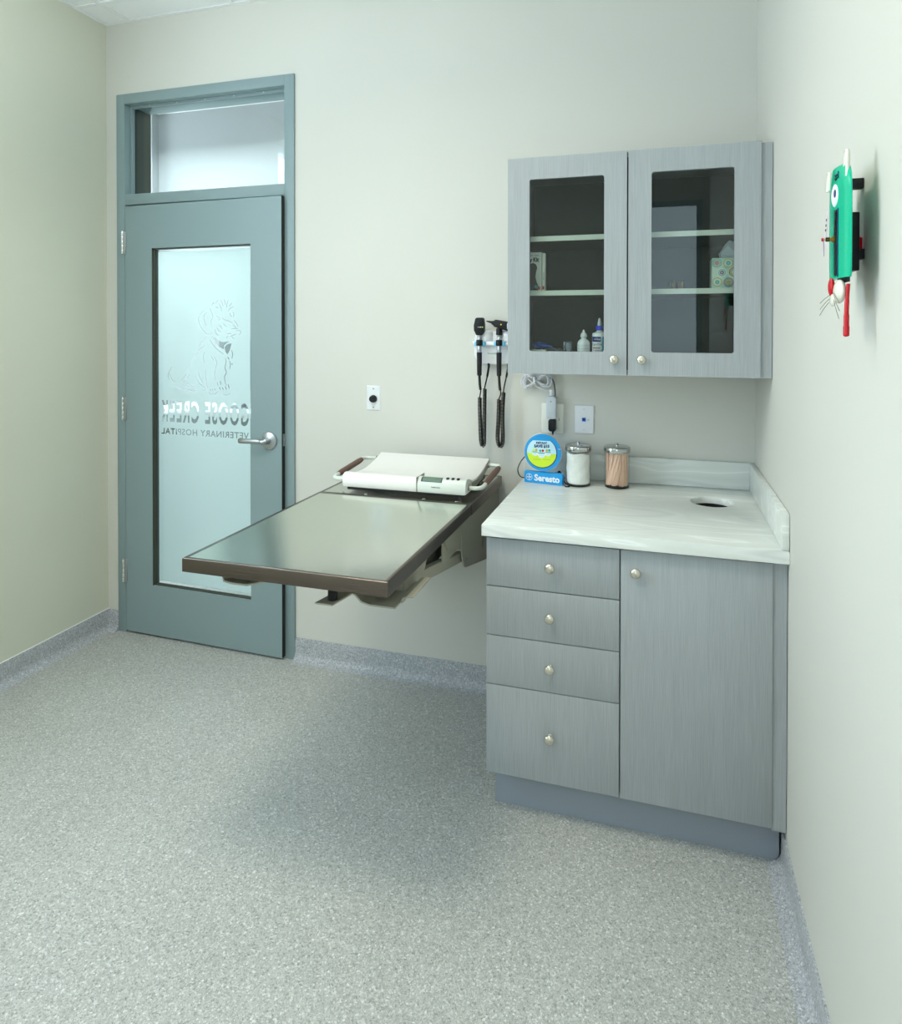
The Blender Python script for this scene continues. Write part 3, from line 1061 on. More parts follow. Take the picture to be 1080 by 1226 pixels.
# eye-wash bottle (white, dropper tip)
wb = thing('dropper_bottle', 'small plain white dropper bottle on the floor of the cabinet', 'bottle', (-0.609, -0.325, CZ))
latheobj('body', [(0.020, 0), (0.0225, 0.003), (0.0225, 0.080), (0.0215, 0.090), (0.016, 0.099), (0.009, 0.104), (0.009, 0.107)],
         (-0.609, -0.325, CZ), M_white, wb)
latheobj('cap', [(0.0095, 0.1075), (0.0115, 0.111), (0.0115, 0.118), (0.0085, 0.1235), (0.0045, 0.128), (0.004, 0.134), (0.001, 0.137)],
         (-0.609, -0.325, CZ), M_white, wb)
for z in (0.068, 0.080):
    latheobj('label_band', [(0.0226, z), (0.0229, z + 0.0004), (0.0229, z + 0.002), (0.0226, z + 0.0024)], (-0.609, -0.325, CZ), M_pale, wb)

eb = thing('ear_cleaner_bottle', 'white bottle with a royal blue collar, pointed nozzle and navy label', 'bottle', (-0.553, -0.325, CZ))
bc = (-0.553, -0.325, CZ)
latheobj('body', [(0.024, 0), (0.026, 0.003), (0.026, 0.118), (0.0245, 0.124), (0.016, 0.128), (0.0105, 0.130), (0.0105, 0.134)], bc, M_white, eb)
latheobj('collar', [(0.012, 0.1345), (0.0135, 0.136), (0.0135, 0.147), (0.011, 0.1505)], bc, M_cap, eb)
latheobj('nozzle', [(0.0075, 0.151), (0.007, 0.160), (0.004, 0.174), (0.0022, 0.178), (0.001, 0.1785)], bc, M_pale, eb)


def arc_patch(name, c, r, a0, a1, z0, z1, m, root, n=10):
    bm = bmesh.new()
    A = [bm.verts.new((c[0] + r * math.cos(math.radians(a0 + (a1 - a0) * i / n)), c[1] + r * math.sin(math.radians(a0 + (a1 - a0) * i / n)), c[2] + z0)) for i in range(n + 1)]
    B = [bm.verts.new((v.co.x, v.co.y, c[2] + z1)) for v in A]
    for i in range(n):
        bm.faces.new((A[i], A[i + 1], B[i + 1], B[i]))
    o = finish(name, bm, m, root, smooth=True)
    sm = o.modifiers.new('s', 'SOLIDIFY')
    sm.thickness = 0.0005
    sm.offset = 1
    return o


arc_patch('label_block', bc, 0.0263, 205, 285, 0.094, 0.112, M_navy, eb)
arc_patch('side_stripe', bc, 0.0263, 292, 300, 0.01, 0.112, mat('aqua_stripe', (0.05, 0.55, 0.65), 0.4), eb)
arc_patch('side_stripe', bc, 0.0263, 301, 340, 0.01, 0.112, M_navy, eb)
arc_patch('label_line', bc, 0.0263, 215, 280, 0.0705, 0.0735, M_red, eb)
text('lettering', 'virbac', 0.010, (-0.558, -0.3522, CZ + 0.100), M_wprint, eb, depth=0.0002)
text('lettering', 'Epi-Otic', 0.0105, (-0.558, -0.3522, CZ + 0.082), M_ink, eb, depth=0.0002)
text('lettering', 'Advanced', 0.008, (-0.558, -0.3522, CZ + 0.062), M_ink, eb, depth=0.0002)
text('lettering', '4 fl oz', 0.007, (-0.563, -0.3520, CZ + 0.052), M_ink, eb, depth=0.0002)

cu = thing('clear_cup', 'small clear plastic vial holder with a white cap inside, left of the dropper bottle', 'container', (-0.664, -0.325, CZ))
bm = bmesh.new()
abox(bm, -0.679, -0.649, -0.340, -0.310, CZ, CZ + 0.094)
bevel(bm, 0.002, 2)
finish('case', bm, thin_glass('clear_plastic', (0.55, 0.62, 0.72), 3.5, 0.15), cu)
latheobj('inner_cap', [(0.0085, 0.002), (0.0085, 0.030), (0.0065, 0.032), (0.0060, 0.060), (0.0095, 0.066), (0.0095, 0.086), (0.003, 0.088)], (-0.664, -0.325, CZ), M_wprint, cu, seg=14)
gl_ = thing('blue_glove', 'crumpled blue glove lying on the flat packs at the left of the cabinet floor', 'glove', (-0.77, -0.29, CZ + 0.062))
bm = bmesh.new()
bmesh.ops.create_uvsphere(bm, u_segments=20, v_segments=12, radius=1)
for v in bm.verts:
    k = 1 + 0.16 * math.sin(7 * v.co.x + 3 * v.co.z) + 0.12 * math.sin(9 * v.co.y + 1)
    v.co = Vector((-0.772 + v.co.x * 0.024 * k, -0.30 + v.co.y * 0.03 * k, CZ + 0.078 + v.co.z * 0.0125 * k))
finish('palm', bm, mat('glove_blue', (0.01, 0.06, 0.35), 0.6), gl_, smooth=True)
for i in range(5):
    y = -0.325 + 0.011 * i
    tubeobj('finger', crom([(-0.762, y, CZ + 0.078), (-0.745, y - 0.003, CZ + 0.077), (-0.730 + 0.003 * (i % 2), y - 0.004, CZ + 0.0735)], 4), 0.005, gl_.children[0].data.materials[0], gl_, 8)
fp = thing('flat_pack', 'stack of pale flat packs under the blue glove', 'package', (-0.78, -0.29, CZ))
for i in range(4):
    box('pack', -0.815 + 0.004 * i, -0.738 - 0.004 * (i % 2), -0.345, -0.25, CZ + 0.0163 * i, CZ + 0.0163 * i + 0.0155, M_kit, fp, bev=0.002)
dp = thing('dark_pouch', 'dark folded pouch lying beside the pale packs', 'pouch', (-0.70, -0.29, CZ))
bm = bmesh.new()
prism(bm, [(-0.734, CZ), (-0.686, CZ), (-0.690, CZ + 0.055), (-0.697, CZ + 0.0665), (-0.712, CZ + 0.071), (-0.733, CZ + 0.070)], 'y', -0.34, -0.26)
bevel(bm, 0.003, 2)
finish('pouch_body', bm, mat('pouch_slate', (0.04, 0.06, 0.08), 0.5), dp, smooth=True)

# tissue box with circle print + tissue
tb = thing('tissue_box', 'square tissue box printed with teal and mustard circles on the middle shelf', 'tissue box', (-0.115, -0.265, SZ))
bm = bmesh.new()
abox(bm, -0.178, -0.062, -0.32, -0.205, SZ, SZ + 0.104)
bevel(bm, 0.001, 1)
M_tb = mat('tissue_print', (0.6, 0.7, 0.6), 0.5)
setcol(M_tb, ramp(M_tb, noise(M_tb, coords(M_tb), 30, 2), [(0.4, (0.42, 0.62, 0.54)), (0.6, (0.62, 0.74, 0.62))]))
finish('carton', bm, M_tb, tb)
rings_m = [mat('ring_a', (0.10, 0.42, 0.36), 0.5), mat('ring_b', (0.62, 0.42, 0.05), 0.5), mat('ring_c', (0.28, 0.10, 0.25), 0.5), mat('ring_d', (0.80, 0.84, 0.72), 0.5), mat('ring_e', (0.45, 0.14, 0.08), 0.5)]


def ringdisc(root, c, r0, r1, m, face='-y', name='printed_ring'):
    bm = bmesh.new()
    n = 20
    A = [bm.verts.new((c[0] + r0 * math.cos(2 * PI * i / n), c[1], c[2] + r0 * math.sin(2 * PI * i / n))) for i in range(n)]
    B = [bm.verts.new((c[0] + r1 * math.cos(2 * PI * i / n), c[1], c[2] + r1 * math.sin(2 * PI * i / n))) for i in range(n)]
    for i in range(n):
        bm.faces.new((A[i], A[(i + 1) % n], B[(i + 1) % n], B[i]))
    if face == '-x':
        for v in bm.verts:
            v.co = Vector((c[0] , c[1] + (v.co.x - c[0]), v.co.z))
    return finish(name, bm, m, root)


k = 0
for i, (ux, uz) in enumerate([(0.016, 0.087), (0.052, 0.086), (0.090, 0.085), (0.032, 0.054), (0.070, 0.055), (0.104, 0.055), (0.017, 0.022), (0.053, 0.021), (0.092, 0.022)]):
    for j, (r0, r1) in enumerate(((0.0135, 0.0158), (0.0095, 0.0112), (0.0, 0.0065))):
        if r0 == 0.0:
            r0 = 0.0022
        ringdisc(tb, (-0.178 + ux, -0.3205 - 0.0002 * j, SZ + uz), r0, min(r1, 0.016), rings_m[(i + j * 2) % 5])
ts = tb
bm = bmesh.new()
P_ = [(-0.143, 0.105), (-0.149, 0.128), (-0.128, 0.156), (-0.115, 0.170), (-0.103, 0.165), (-0.080, 0.160), (-0.078, 0.14), (-0.095, 0.12), (-0.100, 0.105)]
rows = []
for j in range(4):
    rows.append([bm.verts.new((x + 0.004 * math.sin(j * 2.2 + i), -0.275 + 0.012 * j + 0.006 * math.sin(i * 1.7), SZ + z - 0.004 * abs(j - 1) * (1 if z > 0.11 else 0))) for i, (x, z) in enumerate(P_)])
for a_, b_ in zip(rows, rows[1:]):
    for i in range(len(P_) - 1):
        bm.faces.new((a_[i], a_[i + 1], b_[i + 1], b_[i]))
for r_ in (rows[0], rows[-1]):
    bm.faces.new(r_)
finish('tissue', bm, mat('tissue_white', (0.72, 0.76, 0.80), 0.85), tb, smooth=False)
sp_ = thing('bead_ornament', 'small black and gold beaded ornament lying on the middle shelf', 'ornament', (-0.29, -0.30, SZ))
for i in range(7):
    x = -0.318 + 0.0090 * i
    R_ = 0.0150 - 0.0005 * i
    bm = bmesh.new()
    lathe(bm, [(0.003, -0.0044), (R_ * 0.8, -0.0036), (R_, 0.0), (R_ * 0.8, 0.0036), (0.003, 0.0044)], (x, -0.30, SZ + 0.0155), 'x', 12)
    finish('bead', bm, M_brass if i in (1, 2, 4, 5) else M_black, sp_, smooth=True)
for x, dz in ((-0.3215, 0.033), (-0.3080, 0.034), (-0.2900, 0.032), (-0.2700, 0.030)):
    box('prong', x - 0.0015, x + 0.0015, -0.319, -0.316, SZ + 0.001, SZ + dz, M_black, sp_, bev=0.0005)
# ---------------------------------------------------------------- fold-down exam table
TX0, TX1, TZ = -1.584, -0.982, 0.926
et = thing('exam_table', 'wall-mounted folding stainless steel exam table beside the grey cabinets', 'table', (-1.283, 0, TZ))
TYF, TYS, TYB = -1.230, -0.4835, -0.018


def pan(name, y0, y1, z, skirt, m, root):
    """sheet-metal top with rolled edge and a hanging skirt"""
    bm = bmesh.new()
    prof = [(0.0, -skirt), (0.0, -0.003), (0.0008, -0.0012), (0.003, 0.0)]
    loops = []
    for ins, dz in prof + [(0.010, 0.0), (0.013, -0.0012)]:
        loops.append([bm.verts.new(p) for p in ((TX0 + ins, y0 + ins, z + dz), (TX1 - ins, y0 + ins, z + dz),
                                                (TX1 - ins, y1 - ins, z + dz), (TX0 + ins, y1 - ins, z + dz))])
    for a_, b_ in zip(loops, loops[1:]):
        for i in range(4):
            f = bm.faces.new((a_[i], a_[(i + 1) % 4], b_[(i + 1) % 4], b_[i]))
            f.material_index = 1
    bm.faces.new(loops[-1])
    lo = [bm.verts.new((v.co.x + sx * 0.0015, v.co.y + sy * 0.0015, v.co.z)) for v, sx, sy in
          zip(loops[0], (1, -1, -1, 1), (1, 1, -1, -1))]
    hi = [bm.verts.new((v.co.x, v.co.y, z - 0.004)) for v in lo]
    for i in range(4):
        j = (i + 1) % 4
        f = bm.faces.new((loops[0][i], loops[0][j], lo[j], lo[i]))
        f.material_index = 1
        bm.faces.new((lo[i], lo[j], hi[j], hi[i]))
    bm.faces.new(hi)
    return finish(name, bm, [m, M_rim], root, smooth=True)


pan('table_leaf', TYF, TYS, TZ, 0.038, M_table, et)
pan('rear_panel', TYS + 0.003, TYB, TZ - 0.001, 0.040, M_table, et)
tubeobj('piano_hinge', [(TX0 + 0.01, TYS + 0.0015, TZ - 0.004), (TX1 - 0.01, TYS + 0.0015, TZ - 0.004)], 0.003, M_alu, et, 8)
for x in (-1.50, -1.40, -1.17, -1.045):
    latheobj('rivet', [(0.009, -0.0005), (0.0085, 0.001), (0.005, 0.0022), (0.001, 0.0026)], (x, TYS + 0.028, TZ - 0.0022), M_table, et, 'z', 14)
# wall housing: two cheek plates, back plate, cross tube
ck = [(-0.560, 0.884), (-0.545, 0.76), (-0.530, 0.728), (-0.520, 0.714), (-0.497, 0.706), (-0.24, 0.646), (-0.05, 0.62), (-0.012, 0.62), (-0.012, 0.884)]
for x in (-0.999, -1.567):
    bm = bmesh.new()
    prism(bm, ck, 'x', x - 0.003, x + 0.003)
    finish('cheek_plate', bm, M_beige, et)
latheobj('pivot_bolt', [(0.030, -0.012), (0.030, 0.0034), (0.028, 0.0044), (0.001, 0.0046)], (-0.999, -0.262, 0.725), M_beige2, et, 'x', 22)
latheobj('small_bolt', [(0.006, 0.0), (0.006, 0.0035), (0.003, 0.005)], (-0.9965, -0.500, 0.733), M_alu, et, 'x', 12)
box('wall_plate', -1.564, -1.002, -0.016, -0.001, 0.62, 0.884, M_beige, et)
box('leaf_bracket', -1.012, -1.007, -0.730, -0.555, 0.790, 0.886, M_beige, et)
bm = bmesh.new()
prism(bm, [(-0.730, 0.886), (-0.712, 0.845), (-0.690, 0.830), (-0.552, 0.785), (-0.552, 0.886)], 'x', -1.0055, -1.001)
finish('hinge_plate', bm, M_beige, et)
# diagonal support arms from the housing forward to the leaf
for x in (-1.020, -1.546):
    bm = bmesh.new()
    prism(bm, [(-0.48, 0.722), (-0.48, 0.756), (-1.06, 0.868), (-1.06, 0.831)], 'x', x - 0.012, x + 0.012)
    bevel(bm, 0.002, 1)
    finish('support_arm', bm, M_beige, et, smooth=True)
    s = -1 if x > -1.3 else 1
    bm = bmesh.new()
    xa = x + 0.0145 if x > -1.3 else x - 0.0145
    prism(bm, [(-1.062, 0.886), (-1.062, 0.822), (-1.02, 0.806), (-0.940, 0.806), (-0.868, 0.886)], 'x', xa - 0.002, xa + 0.002)
    finish('arm_plate', bm, M_beige, et)
box('leaf_gap_shade', -1.528, -1.038, -0.99, -0.53, 0.838, 0.8845, M_bead_shade, et)  # dark block added to give the shaded hollow under the leaf
box('leaf_gap_shade_low', -1.528, -1.038, -0.84, -0.56, 0.792, 0.8375, M_bead_shade, et)  # second dark block, carries that shade down between leaf and arm
box('cross_bar', -1.533, -1.033, -0.66, -0.63, 0.748, 0.775, M_beige2, et)
box('cross_bar', -1.533, -1.033, -0.90, -0.87, 0.80, 0.828, M_beige2, et)
tubeobj('gas_strut', [(-1.15, -0.48, 0.73), (-1.15, -0.98, 0.865)], 0.011, M_black, et, 12)
# latch trays that hang under the front edge
bm = bmesh.new()
prism(bm, [(-1.56, 0.8865), (-1.0, 0.8865), (-1.0, 0.880), (-1.56, 0.880)], 'y', -1.20, -0.86)
finish('stiffener', bm, M_beige2, et)
bm = bmesh.new()
prism(bm, [(-1.150, 0.876), (-1.118, 0.868), (-1.100, 0.858), (-1.084, 0.842), (-1.060, 0.836), (-0.990, 0.836), (-0.990, 0.832),
           (-1.062, 0.832), (-1.086, 0.838), (-1.103, 0.854), (-1.120, 0.864), (-1.152, 0.872)], 'y', -1.165, -0.985)
finish('release_paddle', bm, M_beige, et)
bm = bmesh.new()
prism(bm, [(-0.990, 0.832), (-0.986, 0.832), (-0.984, 0.842), (-0.972, 0.848), (-0.957, 0.848), (-0.957, 0.8515), (-0.974, 0.8515), (-0.988, 0.845)], 'y', -1.125, -0.985)
finish('paddle_lip', bm, M_beige, et)
bm = bmesh.new()
prism(bm, [(-1.50, 0.876), (-1.495, 0.850), (-1.47, 0.846), (-1.42, 0.846), (-1.385, 0.856), (-1.33, 0.872), (-1.33, 0.876), (-1.385, 0.861), (-1.42, 0.851), (-1.468, 0.851), (-1.491, 0.854)], 'y', -1.175, -1.0)
finish('release_paddle', bm, M_beige, et)
bm = bmesh.new()
lathe(bm, [(0.0125, 0.816), (0.0125, 0.880)], (-1.190, -1.12, 0), 'z', 16)
finish('rubber_bumper', bm, M_black2, et, smooth=True)
bm = bmesh.new()
prism(bm, [(-1.226, -1.150), (-1.176, -1.150), (-1.160, -1.06), (-1.205, -1.06)], 'z', 0.811, 0.8155)
finish('latch_plate', bm, M_beige, et)
latheobj('bumper_screw', [(0.006, 0.8105), (0.006, 0.806), (0.003, 0.804)], (-1.190, -1.13, 0), M_alu, et, 'z', 10)

# ---------------------------------------------------------------- scale on the table
ps = thing('pet_scale', 'cream digital scale with brown-gripped side handles on the steel table', 'scale', (-1.26, -0.27, TZ))
top = [(-0.452, 0.950), (-0.4535, 0.962), (-0.453, 0.978), (-0.448, 0.990), (-0.438, 0.9955), (-0.424, 0.9965), (-0.40, 0.990), (-0.36, 0.9795), (-0.32, 0.9745),
       (-0.28, 0.9735), (-0.24, 0.976), (-0.20, 0.982), (-0.16, 0.9905), (-0.12, 1.001), (-0.098, 1.007), (-0.088, 1.0085), (-0.082, 1.004), (-0.082, 0.992)]
bot = [(-0.095, 0.975), (-0.14, 0.962), (-0.20, 0.952), (-0.28, 0.9445), (-0.36, 0.943), (-0.44, 0.943), (-0.448, 0.9445)]
bm = bmesh.new()
prism(bm, top + bot, 'x', -1.500, -1.018)
bevel(bm, 0.002, 2, ang=50)
finish('platform', bm, M_scale, ps, smooth=True)
box('underbody_shade', -1.488, -1.030, -0.436, -0.11, 0.931, 0.9428, M_black2, ps)  # underside made black and wide to fill the shadow gap under the platform
for x in (-1.475, -1.045):
    for y in (-0.415, -0.14):
        latheobj('foot', [(0.006, 0), (0.006, 0.0172)], (x, y, TZ + 0.0004), M_pale, ps, 'z', 14)
# display pod at the right end of the front edge
bm = bmesh.new()
pod = [(-0.4545, 0.947), (-0.4565, 0.962), (-0.4555, 0.980), (-0.449, 0.9925), (-0.438, 0.9985), (-0.424, 0.9990), (-0.40, 0.9925), (-0.375, 0.9855), (-0.375, 0.947)]
prism(bm, pod, 'x', -1.197, -1.012)
bevel(bm, 0.0015, 2, ang=50)
pod_o = finish('display_pod', bm, M_tube, ps, smooth=True)
box('pod_seam', -1.2005, -1.1975, -0.4568, -0.374, 0.946, 0.9990, M_beige2, ps, bev=0)


def podquad(name, x0, x1, s0, s1, m, lift=0.0006):
    """small panel lying on the sloping shoulder of the pod, s measured along the slope"""
    pth_ = [Vector((0, -0.4565, 0.970)), Vector((0, -0.4555, 0.980)), Vector((0, -0.449, 0.9925)), Vector((0, -0.438, 0.9985)), Vector((0, -0.424, 0.9990)), Vector((0, -0.40, 0.9925))]
    d = [0]
    for a_, b_ in zip(pth_, pth_[1:]):
        d.append(d[-1] + (b_ - a_).length)

    def at(s):
        for i in range(len(d) - 1):
            if s <= d[i + 1] or i == len(d) - 2:
                t = (s - d[i]) / (d[i + 1] - d[i])
                return pth_[i].lerp(pth_[i + 1], t)
    bm = bmesh.new()
    n = 6
    rows = []
    for k in range(n + 1):
        s = s0 + (s1 - s0) * k / n
        p = at(s)
        q = (at(s + 0.002) - at(s - 0.002)).normalized()
        nn = Vector((0, -q.z, q.y))
        if nn.z < 0:
            nn = -nn
        p = p + nn * lift
        rows.append([bm.verts.new((x0, p.y, p.z)), bm.verts.new((x1, p.y, p.z))])
    for a_, b_ in zip(rows, rows[1:]):
        bm.faces.new((a_[0], a_[1], b_[1], b_[0]))
    return finish(name, bm, m, pod_o)


podquad('display_frame', -1.186, -1.100, 0.013, 0.043, M_pale, 0.0004)
podquad('display_window', -1.183, -1.103, 0.016, 0.041, M_black, 0.0009)
podquad('lcd_screen', -1.178, -1.106, 0.0175, 0.037, M_lcd, 0.0014)
for i in range(3):
    x = -1.084 + 0.020 * i
    bm = bmesh.new()
    lathe(bm, [(0.0065, 0.0), (0.006, 0.002), (0.001, 0.0026)], (0, 0, 0), 'z', 14)
    bmesh.ops.rotate(bm, verts=bm.verts, matrix=Matrix.Rotation(math.radians(24), 3, 'X'))
    bmesh.ops.translate(bm, verts=bm.verts, vec=(x, -0.4385, 0.9985))
    finish('button', bm, M_black2, pod_o, smooth=True)
text('lettering', 'health scale', 0.007, (-1.125, -0.4572, 0.966), M_ink, ps)
# side handles
for s, xb, xo in ((-1, -1.500, -1.560), (1, -1.012, -0.962)):
    ya, yb = -0.418, -0.125
    za, zb_ = 0.966, 0.990
    dx = xo - xb
    path = crom([(xb + 0.0 * dx, ya, za), (xb + 0.55 * dx, ya - 0.002, za), (xb + 0.93 * dx, ya + 0.012, za + 0.001), (xo, ya + 0.05, za + 0.004),
                 (xo, (ya + yb) / 2, (za + zb_) / 2), (xo, yb - 0.04, zb_ - 0.002), (xb + 0.93 * dx, yb - 0.010, zb_), (xb + 0.55 * dx, yb, zb_), (xb, yb, zb_)], 6)
    hd = tubeobj('handle', path, 0.0078, M_tube, ps, 12)
    t0, t1 = (0.16, 0.90)
    gp = [Vector((xo, ya + 0.05 + (yb - ya - 0.085) * k / 8, za + 0.005 + (zb_ - za - 0.008) * k / 8)) for k in range(9)]
    tubeobj('grip', gp, [0.0098] + [0.0118] * 7 + [0.0098], M_grip, hd, 14)
    for y, z in ((ya, za), (yb, zb_)):
        latheobj('ferrule', [(0.0105, -0.003), (0.0105, 0.003)], (xb + s * 0.003, y, z), M_beige2, ps, 'x', 14)
bm = bmesh.new()
prism(bm, [(-0.37, 0.950), (-0.37, 0.972), (-0.28, 0.966), (-0.20, 0.974), (-0.10, 0.998), (-0.10, 0.982), (-0.20, 0.958), (-0.28, 0.951)], 'x', -1.0175, -1.0145)
finish('end_cap', bm, M_beige2, ps)

# ---------------------------------------------------------------- wall plates
sw = thing('dimmer_plate', 'bright steel wall plate with a round black knob between the door and the instruments', 'switch', (-1.575, 0, 1.2315))
bm = bmesh.new()
abox(bm, -1.6105, -1.5395, -0.005, -0.0002, 1.175, 1.288)
top_f = [v for v in bm.verts if v.co.y < -0.004]
for v in top_f:
    v.co.x += 0.006 * (1 if v.co.x < -1.575 else -1)
    v.co.z += 0.005 * (1 if v.co.z < 1.23 else -1)
finish('plate', bm, mat('satin_white_steel', (0.86, 0.88, 0.90), 0.25, 0.35), sw)
latheobj('dial', [(0.0175, -0.0052), (0.0175, -0.008), (0.0145, -0.020), (0.013, -0.0225), (0.001, -0.023)], (-1.575, 0, 1.2285), M_black, sw, 'y', 28)
for z in (1.2735, 1.1905):
    latheobj('screw', [(0.004, -0.005), (0.0038, -0.0062), (0.001, -0.0066)], (-1.575, 0, z), M_beige2, sw, 'y', 12)
box('dial_mark', -1.582, -1.568, -0.0055, -0.0051, 1.2035, 1.2055, M_pale, sw, bev=0)

op = thing('outlet_plate', 'ivory outlet plate with plugs in it under the wall cabinet', 'outlet', (-0.771, 0, 1.174))
box('plate', -0.8165, -0.7255, -0.0065, -0.0002, 1.112, 1.2365, M_ivory, op, bev=0.004, seg=3)
for z in (1.195, 1.152):
    box('socket_face', -0.787, -0.755, -0.0085, -0.0066, z - 0.016, z + 0.016, M_ivory, op, bev=0.003)
box('dark_slot', -0.744, -0.7425, -0.0072, -0.0066, 1.165, 1.175, M_black, op, bev=0)

dpz = thing('data_plate', 'white wall plate with a blue network jack above the cotton jar', 'socket', (-0.641, 0, 1.174))
box('plate', -0.679, -0.603, -0.0065, -0.0002, 1.1165, 1.2315, M_white, dpz, bev=0.003, seg=3)
box('jack', -0.6505, -0.6345, -0.009, -0.0066, 1.166, 1.182, mat('jack_blue', (0.03, 0.22, 0.85), 0.4), dpz, bev=0.001)
bm = bmesh.new()
prism(bm, [(-0.6475, 0.0 + 1.179), (-0.6375, 1.179), (-0.6375, 1.1735), (-0.6405, 1.1695), (-0.6445, 1.1695), (-0.6475, 1.1735)], 'y', -0.0094, -0.0088)
finish('jack_opening', bm, M_black, dpz)
text('lettering', '1A', 0.0075, (-0.6255, -0.0067, 1.171), M_ink, dpz)
for z in (1.2155, 1.132):
    latheobj('screw', [(0.003, -0.0064), (0.0028, -0.0074), (0.001, -0.0076)], (-0.6425, 0, z), M_pale, dpz, 'y', 10)

# grey power brick hanging with the bundled cord
pb = thing('power_adapter', 'pale grey power adapter on the outlet with a bundled grey cord above it', 'power adapter', (-0.771, -0.03, 1.225))
bm = bmesh.new()
prism(bm, [(-0.790, 1.180), (-0.786, 1.176), (-0.756, 1.176), (-0.752, 1.180), (-0.751, 1.258), (-0.760, 1.268), (-0.783, 1.268), (-0.790, 1.258)], 'y', -0.046, -0.009)
bevel(bm, 0.002, 2)
finish('adapter_body', bm, M_pale, pb, smooth=True)
box('plug_neck', -0.779, -0.766, -0.036, -0.022, 1.2685, 1.292, M_white, pb, bev=0.002)
latheobj('indicator', [(0.0022, -0.0463), (0.002, -0.0472)], (-0.771, 0, 1.247), M_black, pb, 'y', 10)
cc = Vector((-0.833, -0.030, 1.330))
pts = []
for k in range(11):
    a = 0.034 + 0.003 * math.sin(k * 2.1)
    for t in range(16):
        u = 2 * PI * t / 16
        rx = 0.054 + 0.010 * math.sin(k * 1.9)
        pts.append(cc + Vector((rx * math.sin(u), 0.006 * math.sin(u * 2 + k) + 0.0022 * (k - 3.5), 0.024 * math.sin(2 * u + 0.25 * math.sin(k * 2.3)) * (0.75 + 0.35 * abs(math.sin(k * 1.1))) + (0.10 - 0.06 * math.sin(k)) * rx * math.sin(u) + 0.004 * math.sin(k * 3.1))))
bm = bmesh.new()
tube(bm, crom(pts, 3), 0.0019, 6)
finish('cord_bundle', bm, M_cord, pb, smooth=True)
box('cord_tie', -0.846, -0.835, -0.048, -0.012, 1.318, 1.345, M_cord, pb, bev=0.003)
tubeobj('cord', crom([(-0.905, -0.010, 1.395), (-0.895, -0.022, 1.365), (-0.862, -0.030, 1.330), (-0.832, -0.034, 1.305), (-0.800, -0.034, 1.292), (-0.781, -0.030, 1.290), (-0.7725, -0.029, 1.2935)], 6), 0.0022, M_cord, pb, 6)
tubeobj('cord', crom([(-0.780, -0.030, 1.345), (-0.766, -0.030, 1.333), (-0.760, -0.028, 1.312), (-0.757, -0.026, 1.285), (-0.757, -0.024, 1.2680)], 6), 0.0028, mat('dark_cord', (0.10, 0.10, 0.14), 0.5), pb, 6)
bp = thing('black_plug', 'small black plug below the grey adapter with a thin black cord to the counter', 'plug', (-0.768, -0.03, 1.145))
bm = bmesh.new()
prism(bm, [(-0.783, 1.132), (-0.777, 1.124), (-0.757, 1.124), (-0.7535, 1.132), (-0.7535, 1.168), (-0.758, 1.173), (-0.778, 1.173), (-0.783, 1.168)], 'y', -0.040, -0.009)
bevel(bm, 0.0015, 2)
finish('plug_body', bm, M_black, bp, smooth=True)
tubeobj('strain_relief', [(-0.766, -0.026, 1.126), (-0.7665, -0.026, 1.114)], [0.005, 0.0035], M_black, bp, 10)
tubeobj('cord', crom([(-0.766, -0.026, 1.116), (-0.768, -0.027, 1.104), (-0.780, -0.035, 1.090), (-0.800, -0.040, 1.070), (-0.835, -0.040, 1.043), (-0.872, -0.042, 1.022), (-0.895, -0.050, 0.995), (-0.905, -0.060, 0.965),
                      (-0.893, -0.070, 0.9405), (-0.868, -0.080, 0.9375), (-0.835, -0.085, 0.9360), (-0.790, -0.075, 0.9352)], 6), 0.0021, M_black, bp, 8)
tc = thing('tangled_cable', 'short tangled black cable on the worktop between the round sign and the cotton jar', 'cable', (-0.71, -0.10, HC))
tubeobj('cord', crom([(-0.748, -0.070, 0.965), (-0.735, -0.075, 0.958), (-0.722, -0.085, 0.950), (-0.712, -0.095, 0.940), (-0.702, -0.115, 0.9345), (-0.690, -0.140, 0.9345), (-0.680, -0.160, 0.9345), (-0.692, -0.168, 0.9345), (-0.700, -0.155, 0.9345)], 6), 0.0022, M_black, tc, 8)
tubeobj('cord_knot', crom([(-0.742, -0.072, 0.957), (-0.734, -0.066, 0.968), (-0.726, -0.076, 0.960), (-0.732, -0.084, 0.950), (-0.722, -0.08, 0.957), (-0.714, -0.090, 0.951), (-0.718, -0.084, 0.940)], 6), 0.0045, M_black, tc, 8)

# ---------------------------------------------------------------- wall instruments
ih = thing('instrument_holder', 'white double wall cradle for hand-held scopes, left of the wall cabinet', 'holder', (-1.03, 0, 1.46))
bm = bmesh.new()
body = [(-1.085, 1.405), (-1.065, 1.393), (-0.915, 1.393), (-0.915, 1.525), (-0.93, 1.535), (-1.07, 1.535), (-1.092, 1.522), (-1.100, 1.50), (-1.100, 1.43)]
prism(bm, body, 'y', -0.034, -0.0005)
bevel(bm, 0.005, 3)
finish('housing', bm, M_white, ih, smooth=True)
for x in (-1.052, -0.957):
    bm = bmesh.new()
    lathe(bm, [(0.032, 1.490), (0.035, 1.495), (0.035, 1.526), (0.030, 1.534), (0.020, 1.538)], (x, -0.026, 0), 'z', 28)
    finish('cup', bm, M_white, ih, smooth=True)
bm = bmesh.new()
prism(bm, [(-1.108, 0), (-1.108, -0.03), (-1.098, -0.050), (-1.080, -0.054), (-1.077, -0.048), (-1.060, -0.044), (-1.051, -0.050), (-1.04, -0.054), (-1.0, -0.056), (-0.992, -0.050), (-0.975, -0.044), (-0.965, -0.050), (-0.955, -0.054), (-0.925, -0.052), (-0.915, -0.040), (-0.915, 0)], 'z', 1.474, 1.490)
bevel(bm, 0.002, 2)
finish('rail', bm, M_white, ih, smooth=True)
